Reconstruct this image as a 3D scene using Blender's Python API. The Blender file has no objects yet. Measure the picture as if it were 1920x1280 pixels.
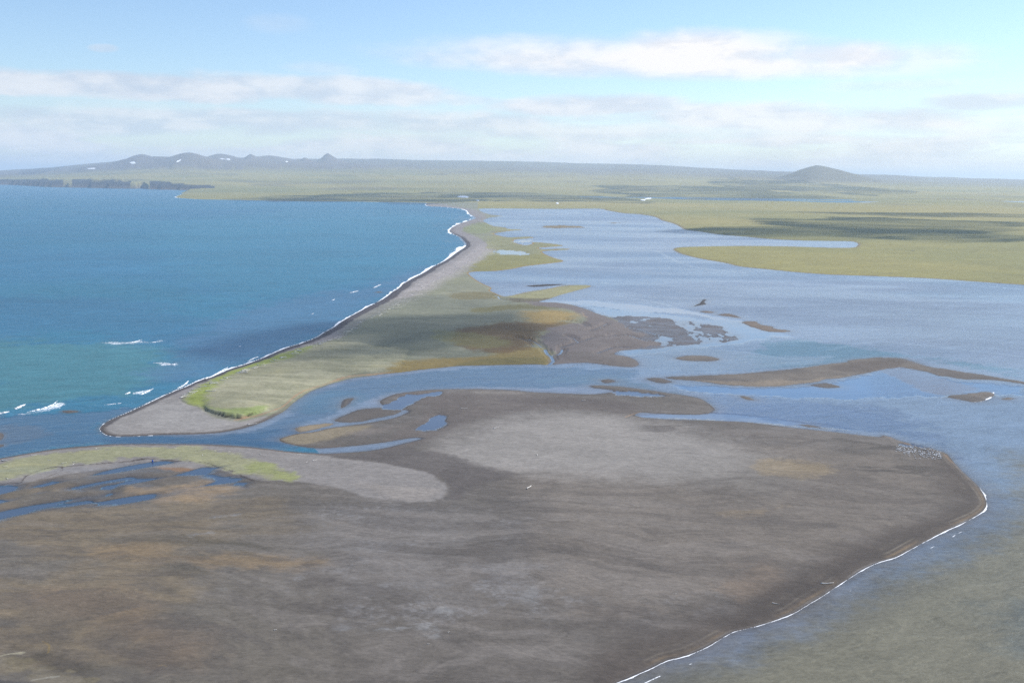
import bpy, math, random
import numpy as np
from mathutils import Vector, Matrix, noise as mnoise
random.seed(7)
rng = np.random.default_rng(11)
scene = bpy.context.scene
R = math.radians

# ------------------------------------------------------------------ camera
H = 180.0                      # flying height above the water
FPX = 1867.0                   # focal length in source pixels (1920 wide)
PITCH = R(9.405)
ROLL = R(0.522)
cam_d = bpy.data.cameras.new('camera')
cam_d.sensor_width = 36.0
cam_d.lens = 36.0*FPX/1920.0
cam_d.clip_start = 1.0
cam_d.clip_end = 200000.0
cam = bpy.data.objects.new('camera', cam_d)
scene.collection.objects.link(cam)
F_ = Vector((0, math.cos(PITCH), -math.sin(PITCH)))
U0 = Vector((0, math.sin(PITCH), math.cos(PITCH)))
X0 = Vector((1, 0, 0))
RT = X0*math.cos(ROLL) + U0*math.sin(ROLL)
UP = U0*math.cos(ROLL) - X0*math.sin(ROLL)
cam.matrix_world = Matrix(((RT.x, UP.x, -F_.x, 0), (RT.y, UP.y, -F_.y, 0), (RT.z, UP.z, -F_.z, H), (0, 0, 0, 1)))
scene.camera = cam

# ------------------------------------------------------------------ sun, sky, exposure
SUN_AZ = R(62)                 # clockwise from straight ahead (+Y)
SUN_EL = R(42)
SUND = Vector((math.sin(SUN_AZ)*math.cos(SUN_EL), math.cos(SUN_AZ)*math.cos(SUN_EL), math.sin(SUN_EL)))
sl = bpy.data.lights.new('sun', 'SUN')
sl.energy = 5.0
sl.angle = R(0.53)
sl.color = (1.0, 0.955, 0.89)
so = bpy.data.objects.new('sun', sl)
so.rotation_euler = SUND.to_track_quat('Z', 'Y').to_euler()
so.location = SUND*3000
scene.collection.objects.link(so)
scene.view_settings.view_transform = 'Standard'
scene.view_settings.look = 'None'
scene.view_settings.gamma = 1.0
scene.view_settings.use_curve_mapping = False
scene.view_settings.exposure = 0.32
scene.cycles.use_denoising = False
scene.cycles.use_adaptive_sampling = False
scene.cycles.sample_clamp_indirect = 3.0
scene.cycles.max_bounces = 5
scene.cycles.diffuse_bounces = 2
scene.cycles.glossy_bounces = 2
scene.cycles.transparent_max_bounces = 8
scene.cycles.volume_bounces = 1
scene.cycles.caustics_reflective = False
scene.cycles.caustics_refractive = False


class NT:
    """small helper for building node graphs"""
    def __init__(s, tree):
        s.t = tree; s.n = tree.nodes; s.l = tree.links
    def new(s, typ, **kw):
        nd = s.n.new(typ)
        for k, v in kw.items(): setattr(nd, k, v)
        return nd
    def put(s, sock, v):
        if isinstance(v, bpy.types.NodeSocket): s.l.new(v, sock)
        else: sock.default_value = v
    def m(s, op, a, b=0.0, c=0.0, clamp=False):
        nd = s.new('ShaderNodeMath', operation=op); nd.use_clamp = clamp
        s.put(nd.inputs[0], a); s.put(nd.inputs[1], b); s.put(nd.inputs[2], c)
        return nd.outputs[0]
    def step(s, v, a, b, lo=0.0, hi=1.0):
        nd = s.new('ShaderNodeMapRange', interpolation_type='SMOOTHSTEP')
        s.put(nd.inputs[0], v); s.put(nd.inputs[1], a); s.put(nd.inputs[2], b); s.put(nd.inputs[3], lo); s.put(nd.inputs[4], hi)
        return nd.outputs[0]
    def noise(s, vec, scale, detail=3.0, rough=0.5, dist=0.0):
        nd = s.new('ShaderNodeTexNoise')
        s.put(nd.inputs['Vector'], vec); s.put(nd.inputs['Scale'], scale)
        nd.inputs['Detail'].default_value = detail; nd.inputs['Roughness'].default_value = rough
        nd.inputs['Distortion'].default_value = dist
        return nd.outputs['Fac']
    def mix(s, f, a, b, blend='MIX'):
        nd = s.new('ShaderNodeMix', data_type='RGBA', blend_type=blend)
        s.put(nd.inputs[0], f)
        for sock, v in ((nd.inputs[6], a), (nd.inputs[7], b)):
            if isinstance(v, bpy.types.NodeSocket): s.l.new(v, sock)
            else: sock.default_value = (*v, 1.0) if len(v) == 3 else v
        return nd.outputs[2]
    def vmul(s, v, k):
        nd = s.new('ShaderNodeVectorMath', operation='MULTIPLY')
        s.put(nd.inputs[0], v); nd.inputs[1].default_value = k
        return nd.outputs[0]
    def comb(s, x, y, z):
        nd = s.new('ShaderNodeCombineXYZ')
        s.put(nd.inputs[0], x); s.put(nd.inputs[1], y); s.put(nd.inputs[2], z)
        return nd.outputs[0]


def pix_dir(x, y):
    return (F_*FPX + RT*(x-960.0) - UP*(y-640.0)).normalized()
def pix_azel(x, y):
    d = pix_dir(x, y)
    return math.atan2(d.x, d.y), math.asin(d.z)

world = bpy.data.worlds.new('World')
scene.world = world
world.use_nodes = True
w = NT(world.node_tree)
w.n.clear()
wout = w.new('ShaderNodeOutputWorld')
bg = w.new('ShaderNodeBackground')
SKY_STRENGTH = 0.13
bg.inputs[1].default_value = SKY_STRENGTH
sky = w.new('ShaderNodeTexSky', sky_type='NISHITA')
sky.sun_disc = False
sky.sun_elevation = SUN_EL
sky.sun_rotation = SUN_AZ
sky.altitude = 200
sky.air_density = 1.0
sky.dust_density = 0.25
sky.ozone_density = 2.0
tc = w.new('ShaderNodeTexCoord')
sep = w.new('ShaderNodeSeparateXYZ')
w.l.new(tc.outputs['Generated'], sep.inputs[0])
az = w.m('ARCTAN2', sep.outputs[0], sep.outputs[1])
el = w.m('ARCSINE', sep.outputs[2])
# clouds live on the sky sphere in azimuth / elevation (radians)
p1 = w.comb(az, w.m('MULTIPLY', el, 3.2), 0.0)
nA = w.noise(p1, 9.0, 6.0, 0.55, 0.3)
p2 = w.comb(w.m('MULTIPLY', az, 1.0), w.m('MULTIPLY', el, 7.0), 3.7)
nB = w.noise(p2, 7.0, 7.0, 0.55, 0.5)
p3 = w.comb(az, w.m('MULTIPLY', el, 2.5), 9.1)
nC = w.noise(p3, 26.0, 5.0, 0.6, 0.2)
wob = w.m('ADD', w.m('MULTIPLY', w.m('SUBTRACT', nA, 0.5), 2.0), w.m('MULTIPLY', w.m('SUBTRACT', nC, 0.5), 0.6))
def blob(x, y, rx, ry, soft=0.5, amp=0.55, dens=1.0, tilt=0.0, flat=1.0):
    """elliptic cloud body given by where it stands in the sky"""
    a0, e0 = pix_azel(x, y)
    ra, re = rx/FPX, ry/FPX
    da = w.m('SUBTRACT', az, a0)
    de = w.m('SUBTRACT', w.m('SUBTRACT', el, e0), w.m('MULTIPLY', da, tilt))
    # flat: underside squeezed
    if flat != 1.0:
        up = w.m('MAXIMUM', de, 0.0); dn = w.m('MINIMUM', de, 0.0)
        de = w.m('ADD', up, w.m('MULTIPLY', dn, flat))
    q = w.m('ADD', w.m('POWER', w.m('ABSOLUTE', w.m('DIVIDE', da, ra)), 2.4), w.m('POWER', w.m('ABSOLUTE', w.m('DIVIDE', de, re)), 2.0))
    v = w.m('ADD', w.m('SUBTRACT', 1.0, q), w.m('MULTIPLY', wob, amp))
    return w.m('MULTIPLY', w.step(v, 0.0, soft), dens)
blobs = [
    blob(1275, 118, 600, 56, 1.1, 0.5, 0.97, -0.02, 1.5),
    blob(1330, 96, 260, 46, 1.0, 0.5, 0.97, 0.0, 1.2),
    blob(1570, 106, 170, 38, 1.0, 0.6, 0.95, -0.06, 1.2),
    blob(230, 165, 380, 32, 0.8, 0.9, 0.85, 0.0, 1.2),
    blob(600, 172, 330, 34, 0.8, 0.9, 0.8, -0.03, 1.2),
    blob(830, 186, 150, 12, 0.9, 0.7, 0.5, -0.03),
    blob(240, 228, 460, 32, 0.9, 1.0, 0.75, 0.0),
    blob(760, 228, 380, 28, 0.9, 1.0, 0.75, 0.0),
    blob(1110, 202, 220, 28, 0.8, 0.9, 0.85, 0.0, 1.2),
    blob(1450, 222, 480, 34, 0.9, 0.9, 0.85, -0.02),
    blob(1850, 190, 130, 22, 1.0, 0.8, 0.75, 0.03),
    blob(195, 91, 30, 9, 0.8, 0.8, 0.45, 0.02),
    blob(600, 130, 80, 16, 1.4, 0.9, 0.35, 0.0),
    blob(520, 45, 70, 22, 1.8, 0.7, 0.30, 0.0),
    blob(1700, 160, 200, 16, 1.4, 0.7, 0.5, 0.0),
]
body = blobs[0]
for b in blobs[1:]:
    body = w.m('MAXIMUM', body, b)
# low streaky stratus that goes on all round above the horizon
low = w.m('MULTIPLY', w.step(el, R(4.6), R(1.8)), w.step(nB, 0.28, 0.56))
low = w.m('MULTIPLY', low, 0.85)
low2 = w.m('MULTIPLY', w.step(el, R(2.6), R(0.2)), 0.8)
high = w.m('MULTIPLY', w.m('MULTIPLY', w.step(el, R(11), R(30)), w.step(nA, 0.52, 0.75)), 0.7)
dens = w.m('MAXIMUM', w.m('MAXIMUM', body, low), w.m('MAXIMUM', low2, high))
# cloud tone: lit tops, lavender grey undersides, brighter towards the sun
tone = w.step(w.m('ADD', w.m('MULTIPLY', nC, 0.5), w.m('MULTIPLY', nB, 0.5)), 0.38, 0.62)
sunside = w.m('ADD', w.m('MULTIPLY', w.step(az, R(-25), R(20)), 0.6), w.m('MULTIPLY', w.m('MAXIMUM', blobs[0], w.m('MAXIMUM', blobs[1], blobs[2])), 0.5))
tone = w.m('ADD', w.m('MULTIPLY', tone, 0.6), w.m('MULTIPLY', sunside, 0.55), clamp=True)
ccol = w.mix(tone, (3.75, 4.2, 4.95), (6.5, 6.3, 6.2))
skyt = w.mix(1.0, sky.outputs[0], (0.84, 0.90, 0.98), 'MULTIPLY')
w.l.new(w.mix(dens, skyt, ccol), bg.inputs[0])
w.l.new(bg.outputs[0], wout.inputs[0])

# ------------------------------------------------------------------ numpy helpers
def lin(c):
    c = np.array(c, float)/255.0
    return np.where(c <= 0.04045, c/12.92, ((c+0.055)/1.055)**2.4)
K_LAND = 0.66
def A(r, g, b, k=1.0):
    return lin((r, g, b))*K_LAND*k

def _hash(ix, iy, seed):
    n = (ix.astype(np.int64)*374761393 + iy.astype(np.int64)*668265263 + seed*974711) & 0xffffffff
    n = ((n ^ (n >> 13))*1274126177) & 0xffffffff
    n = n ^ (n >> 16)
    return (n & 0xffff).astype(np.float32)/65535.0
def vnoise(x, y, seed):
    ix = np.floor(x); iy = np.floor(y)
    fx = (x-ix).astype(np.float32); fy = (y-iy).astype(np.float32)
    fx = fx*fx*(3-2*fx); fy = fy*fy*(3-2*fy)
    a = _hash(ix, iy, seed); b = _hash(ix+1, iy, seed); c = _hash(ix, iy+1, seed); d = _hash(ix+1, iy+1, seed)
    return (a*(1-fx)+b*fx)*(1-fy) + (c*(1-fx)+d*fx)*fy
def fbm(x, y, octv=4, seed=1, gain=0.5):
    s = 0; a = 1; t = 0
    for i in range(octv):
        s = s + a*vnoise(x*2**i + 17.3*i, y*2**i - 9.1*i, seed+i); t += a; a *= gain
    return s/t
def sstep(a, b, v):
    t = np.clip((v-a)/(b-a), 0, 1)
    return t*t*(3-2*t)

# ------------------------------------------------------------------ ground grid
rows = np.concatenate([np.arange(5.6, 62, 0.46), np.arange(62, 1095, 1.42)])
S = rows[::-1]                                   # near rows first
TT = np.arange(-0.700, 0.7401, 2.0/FPX)
NR, NC = len(S), len(TT)
Yr = H*FPX/S
GY = np.repeat(Yr[:, None], NC, 1)
GX = GY*TT[None, :]
GD = np.sqrt(GX*GX+GY*GY+H*H)                    # distance from the eye
PPM = FPX/GD                                     # source pixels per metre
def gp(x, y, z=0.0):
    d = pix_dir(x, y)
    k = (z-H)/d.z if d.z < -1e-5 else 4e5
    return d.x*k, d.y*k
def proj(X, Y, Z):
    vx, vy, vz = X, Y, Z-H
    f = vx*F_.x+vy*F_.y+vz*F_.z
    return (960+FPX*(vx*RT.x+vy*RT.y+vz*RT.z)/f, 640-FPX*(vx*UP.x+vy*UP.y+vz*UP.z)/f)
PX, PY = proj(GX, GY, 0.0)
def yh(x):
    return 330.75 + (x-960.0)*math.tan(ROLL)

def refine(pts, closed=True, seg=5.0, jit=0.5):
    """Catmull-Rom through the traced outline, cut to short edges, slightly ragged"""
    P = [np.array(p, float) for p in pts]; n = len(P); out = []
    r = random.Random(int(P[0][0]*7+P[0][1]*13)+n)
    for i in range(n if closed else n-1):
        g = lambda j: P[j % n] if closed else P[max(0, min(n-1, j))]
        p0, p1_, p2_, p3_ = g(i-1), g(i), g(i+1), g(i+2)
        L = np.linalg.norm(p2_-p1_); k = max(1, min(60, int(L/seg)))
        for q in range(k):
            t = q/k
            v = 0.5*((2*p1_)+(-p0+p2_)*t+(2*p0-5*p1_+4*p2_-p3_)*t*t+(-p0+3*p1_-3*p2_+p3_)*t**3)
            v = v*0.8 + (p1_+(p2_-p1_)*t)*0.2
            depth = max(0.15, min(1.0, (v[1]-yh(v[0]))/500.0))
            v = v + np.array([r.uniform(-1, 1)*jit, r.uniform(-1, 1)*jit*0.7*depth])
            out.append(v)
    if not closed: out.append(P[-1])
    return out
def ground_pts(pts):
    return np.array([gp(x, max(y, yh(x)+1.2)) for x, y in pts])
def to_idx(G):
    t = G[:, 0]/G[:, 1]; s = H*FPX/G[:, 1]
    return (t-TT[0])/(TT[1]-TT[0]), np.interp(-s, -S, np.arange(NR), left=-50, right=NR+5)
def dist_field(pts, closed=True, reach=30.0, z=0.0, seg=5.0, jit=0.5, do_refine=True, signed=True):
    """distance in metres to a traced outline, positive inside; clipped at 'reach' source pixels"""
    P = refine(pts, closed, seg, jit) if do_refine else pts
    G = ground_pts(P)
    ci, ri = to_idx(G)
    n = len(G)
    D = np.full((NR, NC), 1e9, np.float32)
    sgn = None
    cpx = FPX*(TT[1]-TT[0])
    for i in range(n if closed else n-1):
        a = G[i]; b = G[(i+1) % n]
        c0, c1 = sorted((ci[i], ci[(i+1) % n])); r0, r1 = sorted((ri[i], ri[(i+1) % n]))
        if max(r0, r1) > NR+60 and min(r0, r1) > NR+60: continue
        ec = reach/cpx+2; er = reach/0.9+3 if min(r0, r1) < NR-130 else reach/0.46+3
        c0 = int(max(0, c0-ec)); c1 = int(min(NC, c1+ec+1)); r0 = int(max(0, r0-er)); r1 = int(min(NR, r1+er+1))
        if c1 <= c0 or r1 <= r0: continue
        gx = GX[r0:r1, c0:c1]; gy = GY[r0:r1, c0:c1]
        ab = b-a; L2 = ab@ab+1e-9
        t = np.clip(((gx-a[0])*ab[0]+(gy-a[1])*ab[1])/L2, 0, 1)
        d = np.hypot(gx-a[0]-t*ab[0], gy-a[1]-t*ab[1]).astype(np.float32)
        np.minimum(D[r0:r1, c0:c1], d, out=D[r0:r1, c0:c1])
    if closed and signed:
        par = np.zeros((NR, NC+1), np.int32)
        for i in range(n):
            ra, rb = ri[i], ri[(i+1) % n]
            if ra == rb: continue
            lo, hi = (ra, rb) if ra < rb else (rb, ra)
            j0 = max(0, int(math.ceil(lo))); j1 = min(NR-1, int(math.ceil(hi))-1)
            if j1 < j0: continue
            sa = H*FPX/G[i][1]; sb = H*FPX/G[(i+1) % n][1]
            ta = G[i][0]/G[i][1]; tb = G[(i+1) % n][0]/G[(i+1) % n][1]
            js = np.arange(j0, j1+1)
            f = (js-ra)/(rb-ra)
            tt = ta+(tb-ta)*f
            ck = np.clip(np.ceil((tt-TT[0])/(TT[1]-TT[0])), 0, NC).astype(int)
            np.add.at(par, (js, ck), 1)
        ins = (np.cumsum(par, 1)[:, :NC] & 1).astype(bool)
        D = np.where(ins, D, -D)
    return D

# ------------------------------------------------------------------ traced outlines (source pixels of the photograph)
sea_coast = [(345,372),(380,374),(450,375),(540,377),(640,378),(720,379),(800,380.5),(798,384),(806,387),(830,388),(860,391),(875,394),(880,401),(889,406),(893,409),(880,414),(868,417),(858,421),(847,427),(842,433),(848,438),(862,444),(868,450),(874,456),(875,460),(868,466),(858,472),(845,482),(830,491),(812,500),(795,511),(777,520),(764,527),(755,533),(748,540),(736,547),(722,558),(705,568),(690,575),(672,585),(655,594),(640,603),(625,614),(608,623),(596,631),(580,638),(560,645),(537,652),(515,661),(490,672),(460,683),(430,692),(400,705),(375,713),(350,724),(325,734),(300,745),(275,757),(255,766),(235,775),(215,783),(200,791),(190,798)]
spit_inner = [(187,804),(192,811),(203,816),(225,818),(260,817),(300,815),(350,814),(400,812),(440,806),(465,800),(490,792),(510,783),(535,769),(548,757),(565,745),(580,735),(600,727),(620,720),(640,714),(660,709),(690,705),(720,701),(750,698),(780,694),(820,690),(860,686),(900,685),(950,684),(1000,683),(1030,684),(1060,681),(1100,680),(1130,683),(1150,686),(1185,688),(1198,683),(1192,675),(1175,668),(1152,664),(1160,658),(1190,655),(1232,650),(1240,644),(1215,636),(1222,628),(1190,620),(1165,604),(1150,597),(1120,588),(1100,580),(1070,571),(1040,567),(1010,566)]
grass_islet = [(1010,565),(1030,560),(1050,553),(1080,545),(1108,537),(1100,534.5),(1060,535),(1030,541),(990,547),(960,554),(945,556)]
marsh = [(938,554),(925,548),(918,545),(922,540),(905,532),(893,525),(882,517),(878,512),(890,509),(930,508),(960,504),(985,499),(1020,495),(1057,490),(1040,484),(1020,476),(1015,471.5),(1040,469.5),(1072,467.5),(1055,466),(1020,467.3),(1010,464.5),(1056,461),(1040,457.5),(1018,455),(995,453.5),(1000,456.5),(985,460),(965,455),(962,449.5),(985,447.5),(1002,445.5),(990,443.5),(960,445),(945,444),(930,440.5),(925,438),(945,434.5),(960,432.5),(985,431.3),(970,430),(950,429.5),(948,426.5),(925,424),(912,418),(905,414.5),(915,408.5),(942,405.3),(920,402.5),(905,398),(897,392.5),(905,391)]
lagoon_shore = [(960,391),(1040,392),(1122,391.5),(1140,395),(1170,400),(1200,402),(1230,407),(1240,413),(1262,419),(1275,425),(1285,431),(1310,434),(1350,440),(1400,444),(1440,448),(1500,451),(1560,452),(1600,453),(1610,458),(1605,464),(1560,464.5),(1500,462.5),(1450,461.5),(1400,461),(1350,461.5),(1300,462.5),(1270,464),(1262,468),(1275,475),(1300,482),(1330,488),(1360,493),(1390,500),(1440,505),(1500,511),(1560,515),(1620,517),(1700,520),(1760,523),(1830,528),(1920,534),(2100,545),(2400,566)]
far_close = [(2600,560),(3200,358),(3200,353),(-1300,311),(-1300,330),(-500,340)]
west_coast = [(-120,344.5),(0,346),(35,347),(90,350.2),(118,351),(121,349),(131,349.3),(134,351.5),(180,352.4),(244,353.8),(262,352.5),(279,353.5),(285,354.8),(330,356),(366,357),(345,363),(330,369.5)]
LAND = sea_coast + spit_inner + grass_islet + marsh + lagoon_shore + far_close + west_coast
FLAT = [(-700,960),(-400,905),(-150,885),(0,859),(50,850),(100,842),(150,837),(200,833),(250,832),(320,832),(400,833),(450,836),(500,841),(540,846),(580,849),(620,850),(680,846),(720,840),(760,830),(790,822),(770,821),(720,829),(660,836),(600,840),(560,836),(530,829),(523,824),(530,820),(555,813),(590,809),(625,801),(680,794),(740,783),(766,770),(735,767),(722,762),(712,752),(740,739),(780,733),(820,730),(870,729),(900,729),(960,731),(1000,735),(1050,737),(1100,739),(1135,737),(1150,732),(1112,727),(1105,723),(1120,722),(1160,724),(1200,729),(1250,736),(1290,742),(1315,748),(1330,757),(1341,768),(1335,773),(1310,777),(1270,777),(1230,775),(1200,773),(1190,778),(1210,783),(1260,786),(1330,788),(1400,791),(1450,797),(1500,803),(1550,808),(1600,814),(1650,819),(1656,816),(1670,819),(1690,827),(1720,834),(1750,842),(1775,850),(1785,862),(1800,878),(1820,897),(1835,912),(1846,930),(1850,945),(1843,958),(1825,970),(1800,983),(1770,996),(1740,1012),(1710,1028),(1680,1044),(1650,1053),(1620,1066),(1595,1082),(1570,1098),(1545,1115),(1520,1130),(1490,1148),(1460,1160),(1430,1170),(1400,1178),(1375,1184),(1350,1198),(1330,1210),(1305,1222),(1275,1232),(1250,1238),(1215,1255),(1180,1270),(1150,1282),(1090,1310),(980,1400),(850,1620),(-900,1620)]
ISLES = [
 ('sandbar', 'long dark sandbar curving across the lagoon toward the right frame edge', 0.5, [(1245,707),(1270,705),(1320,703),(1380,701),(1440,696),(1500,690),(1550,683),(1580,680),(1600,674),(1640,670),(1690,671),(1705,676),(1725,682),(1750,688),(1800,695),(1850,703),(1920,715),(2050,735),(2050,741),(1920,720),(1860,713),(1810,711),(1760,704),(1725,695),(1700,690),(1680,689),(1640,696),(1600,704),(1560,710),(1520,717),(1480,722),(1430,725),(1380,723),(1340,719),(1300,714),(1260,711)]),
 ('sandbar', 'small dark sandbar edged by white surf below the long curved bar', 0.4, [(1778,744),(1800,738),(1850,734),(1863,737),(1855,746),(1840,752),(1820,753),(1795,748)]),
 ('sandbar', 'tiny dark sandbar close to the right frame edge', 0.2, [(1877,748),(1890,745),(1902,747),(1890,749.5)]),
 ('sandbar', 'oval mottled sandbar alone in the channel above the long curved bar', 0.2, [(1265,671),(1290,666),(1325,667),(1350,673),(1340,677),(1300,677),(1272,674)]),
 ('sandbar', 'narrow brown islet at the upper end of the short islet chain', 0.2, [(1308,583.5),(1325,582.5),(1341,585.5),(1325,587)]),
 ('sandbar', 'brown islet in the middle of the short islet chain', 0.2, [(1343,590),(1368,588),(1392,597),(1370,594)]),
 ('sandbar', 'largest brown islet at the lower end of the short islet chain', 0.3, [(1388,604),(1415,602),(1425,608),(1448,612),(1450,615),(1483,620),(1470,623),(1440,622),(1412,614)]),
 ('sandbar', 'thin dark islet lying just above the pale grassy point', 0.2, [(987,536),(1020,533.2),(1068,532.6),(1030,536),(1000,538)]),
 ('sandbar', 'long low marsh islet in the far part of the lagoon', 0.2, [(1014,426),(1030,422.5),(1080,423),(1098,427.5),(1050,428),(1020,427.5)]),
 ('sandbar', 'faint thin marsh islet near the far lagoon shore', 0.15, [(1138,418.5),(1160,416.6),(1174,416.2),(1155,418.8)]),
 ('sandbar', 'small triangular mud islet in the river channel', 0.25, [(637,765),(642,750),(663,746),(655,756),(645,764)]),
 ('sandbar', 'dark lens shaped mud bar in the river channel above the tan spit', 0.35, [(626,788),(660,772),(690,765),(720,764),(751,769),(742,776),(710,784),(680,790),(650,792)]),
 ('sandbar', 'small tan bar at the pointed end of the tidal flat', 0.3, [(552,806),(560,800),(600,794),(626,793.5),(610,800),(580,807.5),(562,811)]),
 ('sandbar', 'small round mud bar in the channel above the thin hooked spit', 0.2, [(1125,713),(1140,710),(1156,715),(1140,718),(1130,717)]),
 ('sandbar', 'small brown bar at the left tip of the long curved bar', 0.2, [(1212,710),(1240,708),(1262,716),(1235,718)]),
 ('sandbar', 'dark hooked islet standing alone in the open lagoon', 0.8, [(1311,569),(1320,561),(1325,561),(1319,566),(1324,570),(1313,572),(1300,574.5)]),
 ('sandbar', 'brown shoal in the sea off the tip of the spit', 0.2, [(114,771),(130,769),(147,771.5),(130,774.5)]),
 ('sandbar', 'brown shoal at the left frame edge in the river mouth', 0.2, [(-25,812),(2,811),(8,817),(0,825),(-20,825)]),
 ('sandbar', 'second brown shoal at the left frame edge, just above the beach', 0.2, [(-25,832),(2,832),(9,835),(-2,838.5),(-25,839)]),
 ('sandbar', 'narrow dark shoal in the sea beside the middle of the spit', 0.2, [(701,548),(712,546.6),(720,547.6),(710,549.4)]),
 ('sandbar', 'narrow mud shoal between the flat and the long curved bar', 0.2, [(1385,741),(1400,743),(1415,750),(1400,749)]),
 ('sandbar', 'faint mud shoal inside the bend of the long curved bar', 0.15, [(1518,722),(1550,718),(1578,726),(1545,727)]),
 ('sandbar', 'thin dark shoal just off the upper edge of the tidal flat', 0.15, [(1495,796),(1520,796.5),(1545,803),(1515,800)]),
]
POOLS = [
 [(775,805),(790,798),(810,785),(825,778),(836,780),(833,792),(820,804),(800,808)],
 [(712,760),(735,750),(765,741),(800,737),(832,735),(812,743),(792,749),(770,757),(748,766),(725,766)],
 [(1150,735),(1180,733),(1205,737),(1240,739),(1258,743),(1230,744),(1190,743),(1160,741)],
 [(195,884),(230,874),(285,867),(330,866),(305,871),(255,878),(215,885)],
 [(125,915),(175,902),(225,893),(240,886),(250,890),(265,897),(240,903),(195,907),(150,917)],
 [(70,915),(100,903),(95,908),(75,919)],
 [(-120,995),(-60,975),(0,964),(50,953),(110,943),(150,936),(190,930),(203,912),(214,917),(221,923),(210,931),(180,936),(200,939),(235,934),(268,932),(220,942),(150,950),(80,957),(30,968),(0,978),(-80,1000)],
 [(-80,930),(-30,915),(15,911),(24,912),(12,925),(0,942),(-60,960)],
 [(362,888),(380,876),(392,886),(425,891),(448,899),(462,912),(440,907),(412,906),(388,897)],
 [(925,471),(940,468.6),(970,470),(991,474.5),(985,478),(955,478),(935,476)],
 [(960,452.5),(985,450.5),(1000,449.8),(990,453),(970,455)],
 [(905,378.4),(940,377.6),(1000,378.3),(1035,379.6),(1048,382),(1000,381.8),(940,380.8)],
 [(1482,407.3),(1505,406),(1530,407.5),(1505,409)],
 [(1595,359.6),(1650,359.8),(1740,363),(1690,362.6),(1620,361.2)],
 [(1690,831),(1720,836),(1735,840),(1715,840),(1698,836)],
]
CREEKS = [([(915,554),(933,555),(936,560),(948,563.5),(967,564)], 1.6), ([(1028,686),(1037,678),(1034,670),(1026,664),(1022,656)], 3.2),
          ([(1032,668),(1050,664),(1054,656)], 2.2), ([(1016,652),(1005,643),(990,636)], 1.4), ([(1083,641),(1074,634),(1064,630)], 1.2),
          ([(1105,620),(1125,614),(1140,606)], 0.8), ([(1145,630),(1175,628),(1195,634),(1215,640)], 1.8), ([(960,556),(1010,550),(1060,538)], 0.7), ([(1050,652),(1080,643),(1110,634),(1135,632)], 0.9), ([(1120,662),(1150,652),(1185,652)], 1.1), ([(1000,650),(990,640),(965,632)], 0.8), ([(1060,600),(1090,606),(1100,612)], 0.6), ([(1170,612),(1200,618),(1225,626),(1250,632)], 1.6), ([(1060,690),(1090,682),(1130,684),(1160,687)], 1.0)]

# ------------------------------------------------------------------ heights
land_d = dist_field(LAND, reach=90, seg=4, jit=0.45)
flat_d = dist_field(FLAT, reach=110, seg=4, jit=0.35)
sea_d = dist_field(sea_coast, closed=False, reach=110, seg=4, jit=0.45)
region = np.zeros((NR, NC), np.int16)            # 0 sea bed, 1 mainland/spit, 2 flat, 10+ isles
def beach(d, hm, slope):
    return np.where(d > 0, hm*(1-np.exp(-np.clip(d, 0, 1e5)*slope/hm)), np.maximum(d*0.06, -2.5))
fm = fbm(GX/900.0, GY/900.0, 4, 3)
f60 = fbm(GX/60.0, GY/60.0, 4, 5)
f15 = fbm(GX/15.0, GY/15.0, 4, 9)
f4 = fbm(GX/4.0, GY/4.0, 3, 21)
h_land = beach(land_d, 1.5, 0.07)
h_flat = beach(flat_d, 0.7, 0.05)
hh = np.maximum(h_land, h_flat)
region[h_land > h_flat] = 1
region[h_flat >= h_land] = 2
for i, (nm, lb, hm, pts) in enumerate(ISLES):
    d = dist_field(pts, reach=34, seg=3.5, jit=0.6)
    d = d + ((fbm(GX/12.0, GY/26.0, 4, 601+i, 0.6)-0.5)*(0.0 if i in (7, 15) else 15.0) - (-0.6 if i in (7, 15) else 0.8))/PPM*np.clip(hm*2.5, 0.35, 1)
    hi = beach(d, hm, 0.05)
    region[(hi > hh)] = 10+i
    hh = np.maximum(hh, hi)
isl = region >= 10
# tidal fringe: mud mottled by standing water
fr = dist_field([(1140,596),(1190,592),(1260,597),(1330,606),(1395,622),(1405,634),(1350,645),(1270,650),(1200,655),(1150,640)], reach=40)
frn = fbm(GX/24.0, GY/62.0, 5, 33, 0.64)
hf = (frn-0.435)*1.6 - 0.03*sstep(1220, 1400, PX) - 0.30*sstep(14, 0, fr*PPM)
inside = (fr > 0)
region[inside & (hf > hh)] = 9
hh = np.where(inside, np.maximum(hh, np.clip(hf, -1, 0.15)), hh)
pool_w = np.zeros((NR, NC), np.float32)
_a = gp(0, 978); _b = gp(235, 934); _l = math.hypot(_b[0]-_a[0], _b[1]-_a[1]); _ux, _uy = (_b[0]-_a[0])/_l, (_b[1]-_a[1])/_l
flow = fbm((GX*_ux+GY*_uy)/60.0, (-GX*_uy+GY*_ux)/10.0, 3, 431, 0.5)
LEFT_ZONE = sstep(520, 430, PX)*sstep(860, 872, PY)*sstep(1010, 985, PY)
film = np.zeros((NR, NC), np.float32)
streak = fbm(GX/9.0, GY/17.0, 4, 401, 0.6)
for pts in POOLS:
    d = dist_field(pts, reach=80 if pts[0][0] < 500 else 28, seg=3, jit=0.9)
    d = d + (streak-0.5)*34.0/PPM*(1-LEFT_ZONE) + (flow-0.5)*75.0/PPM*LEFT_ZONE
    film = np.maximum(film, sstep(-26, 0, d*PPM)*LEFT_ZONE)
    hh = np.minimum(hh, np.clip(-d*0.06, -0.35, 1e5))
    pool_w = np.maximum(pool_w, sstep(-2, 3, d*PPM))
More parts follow.
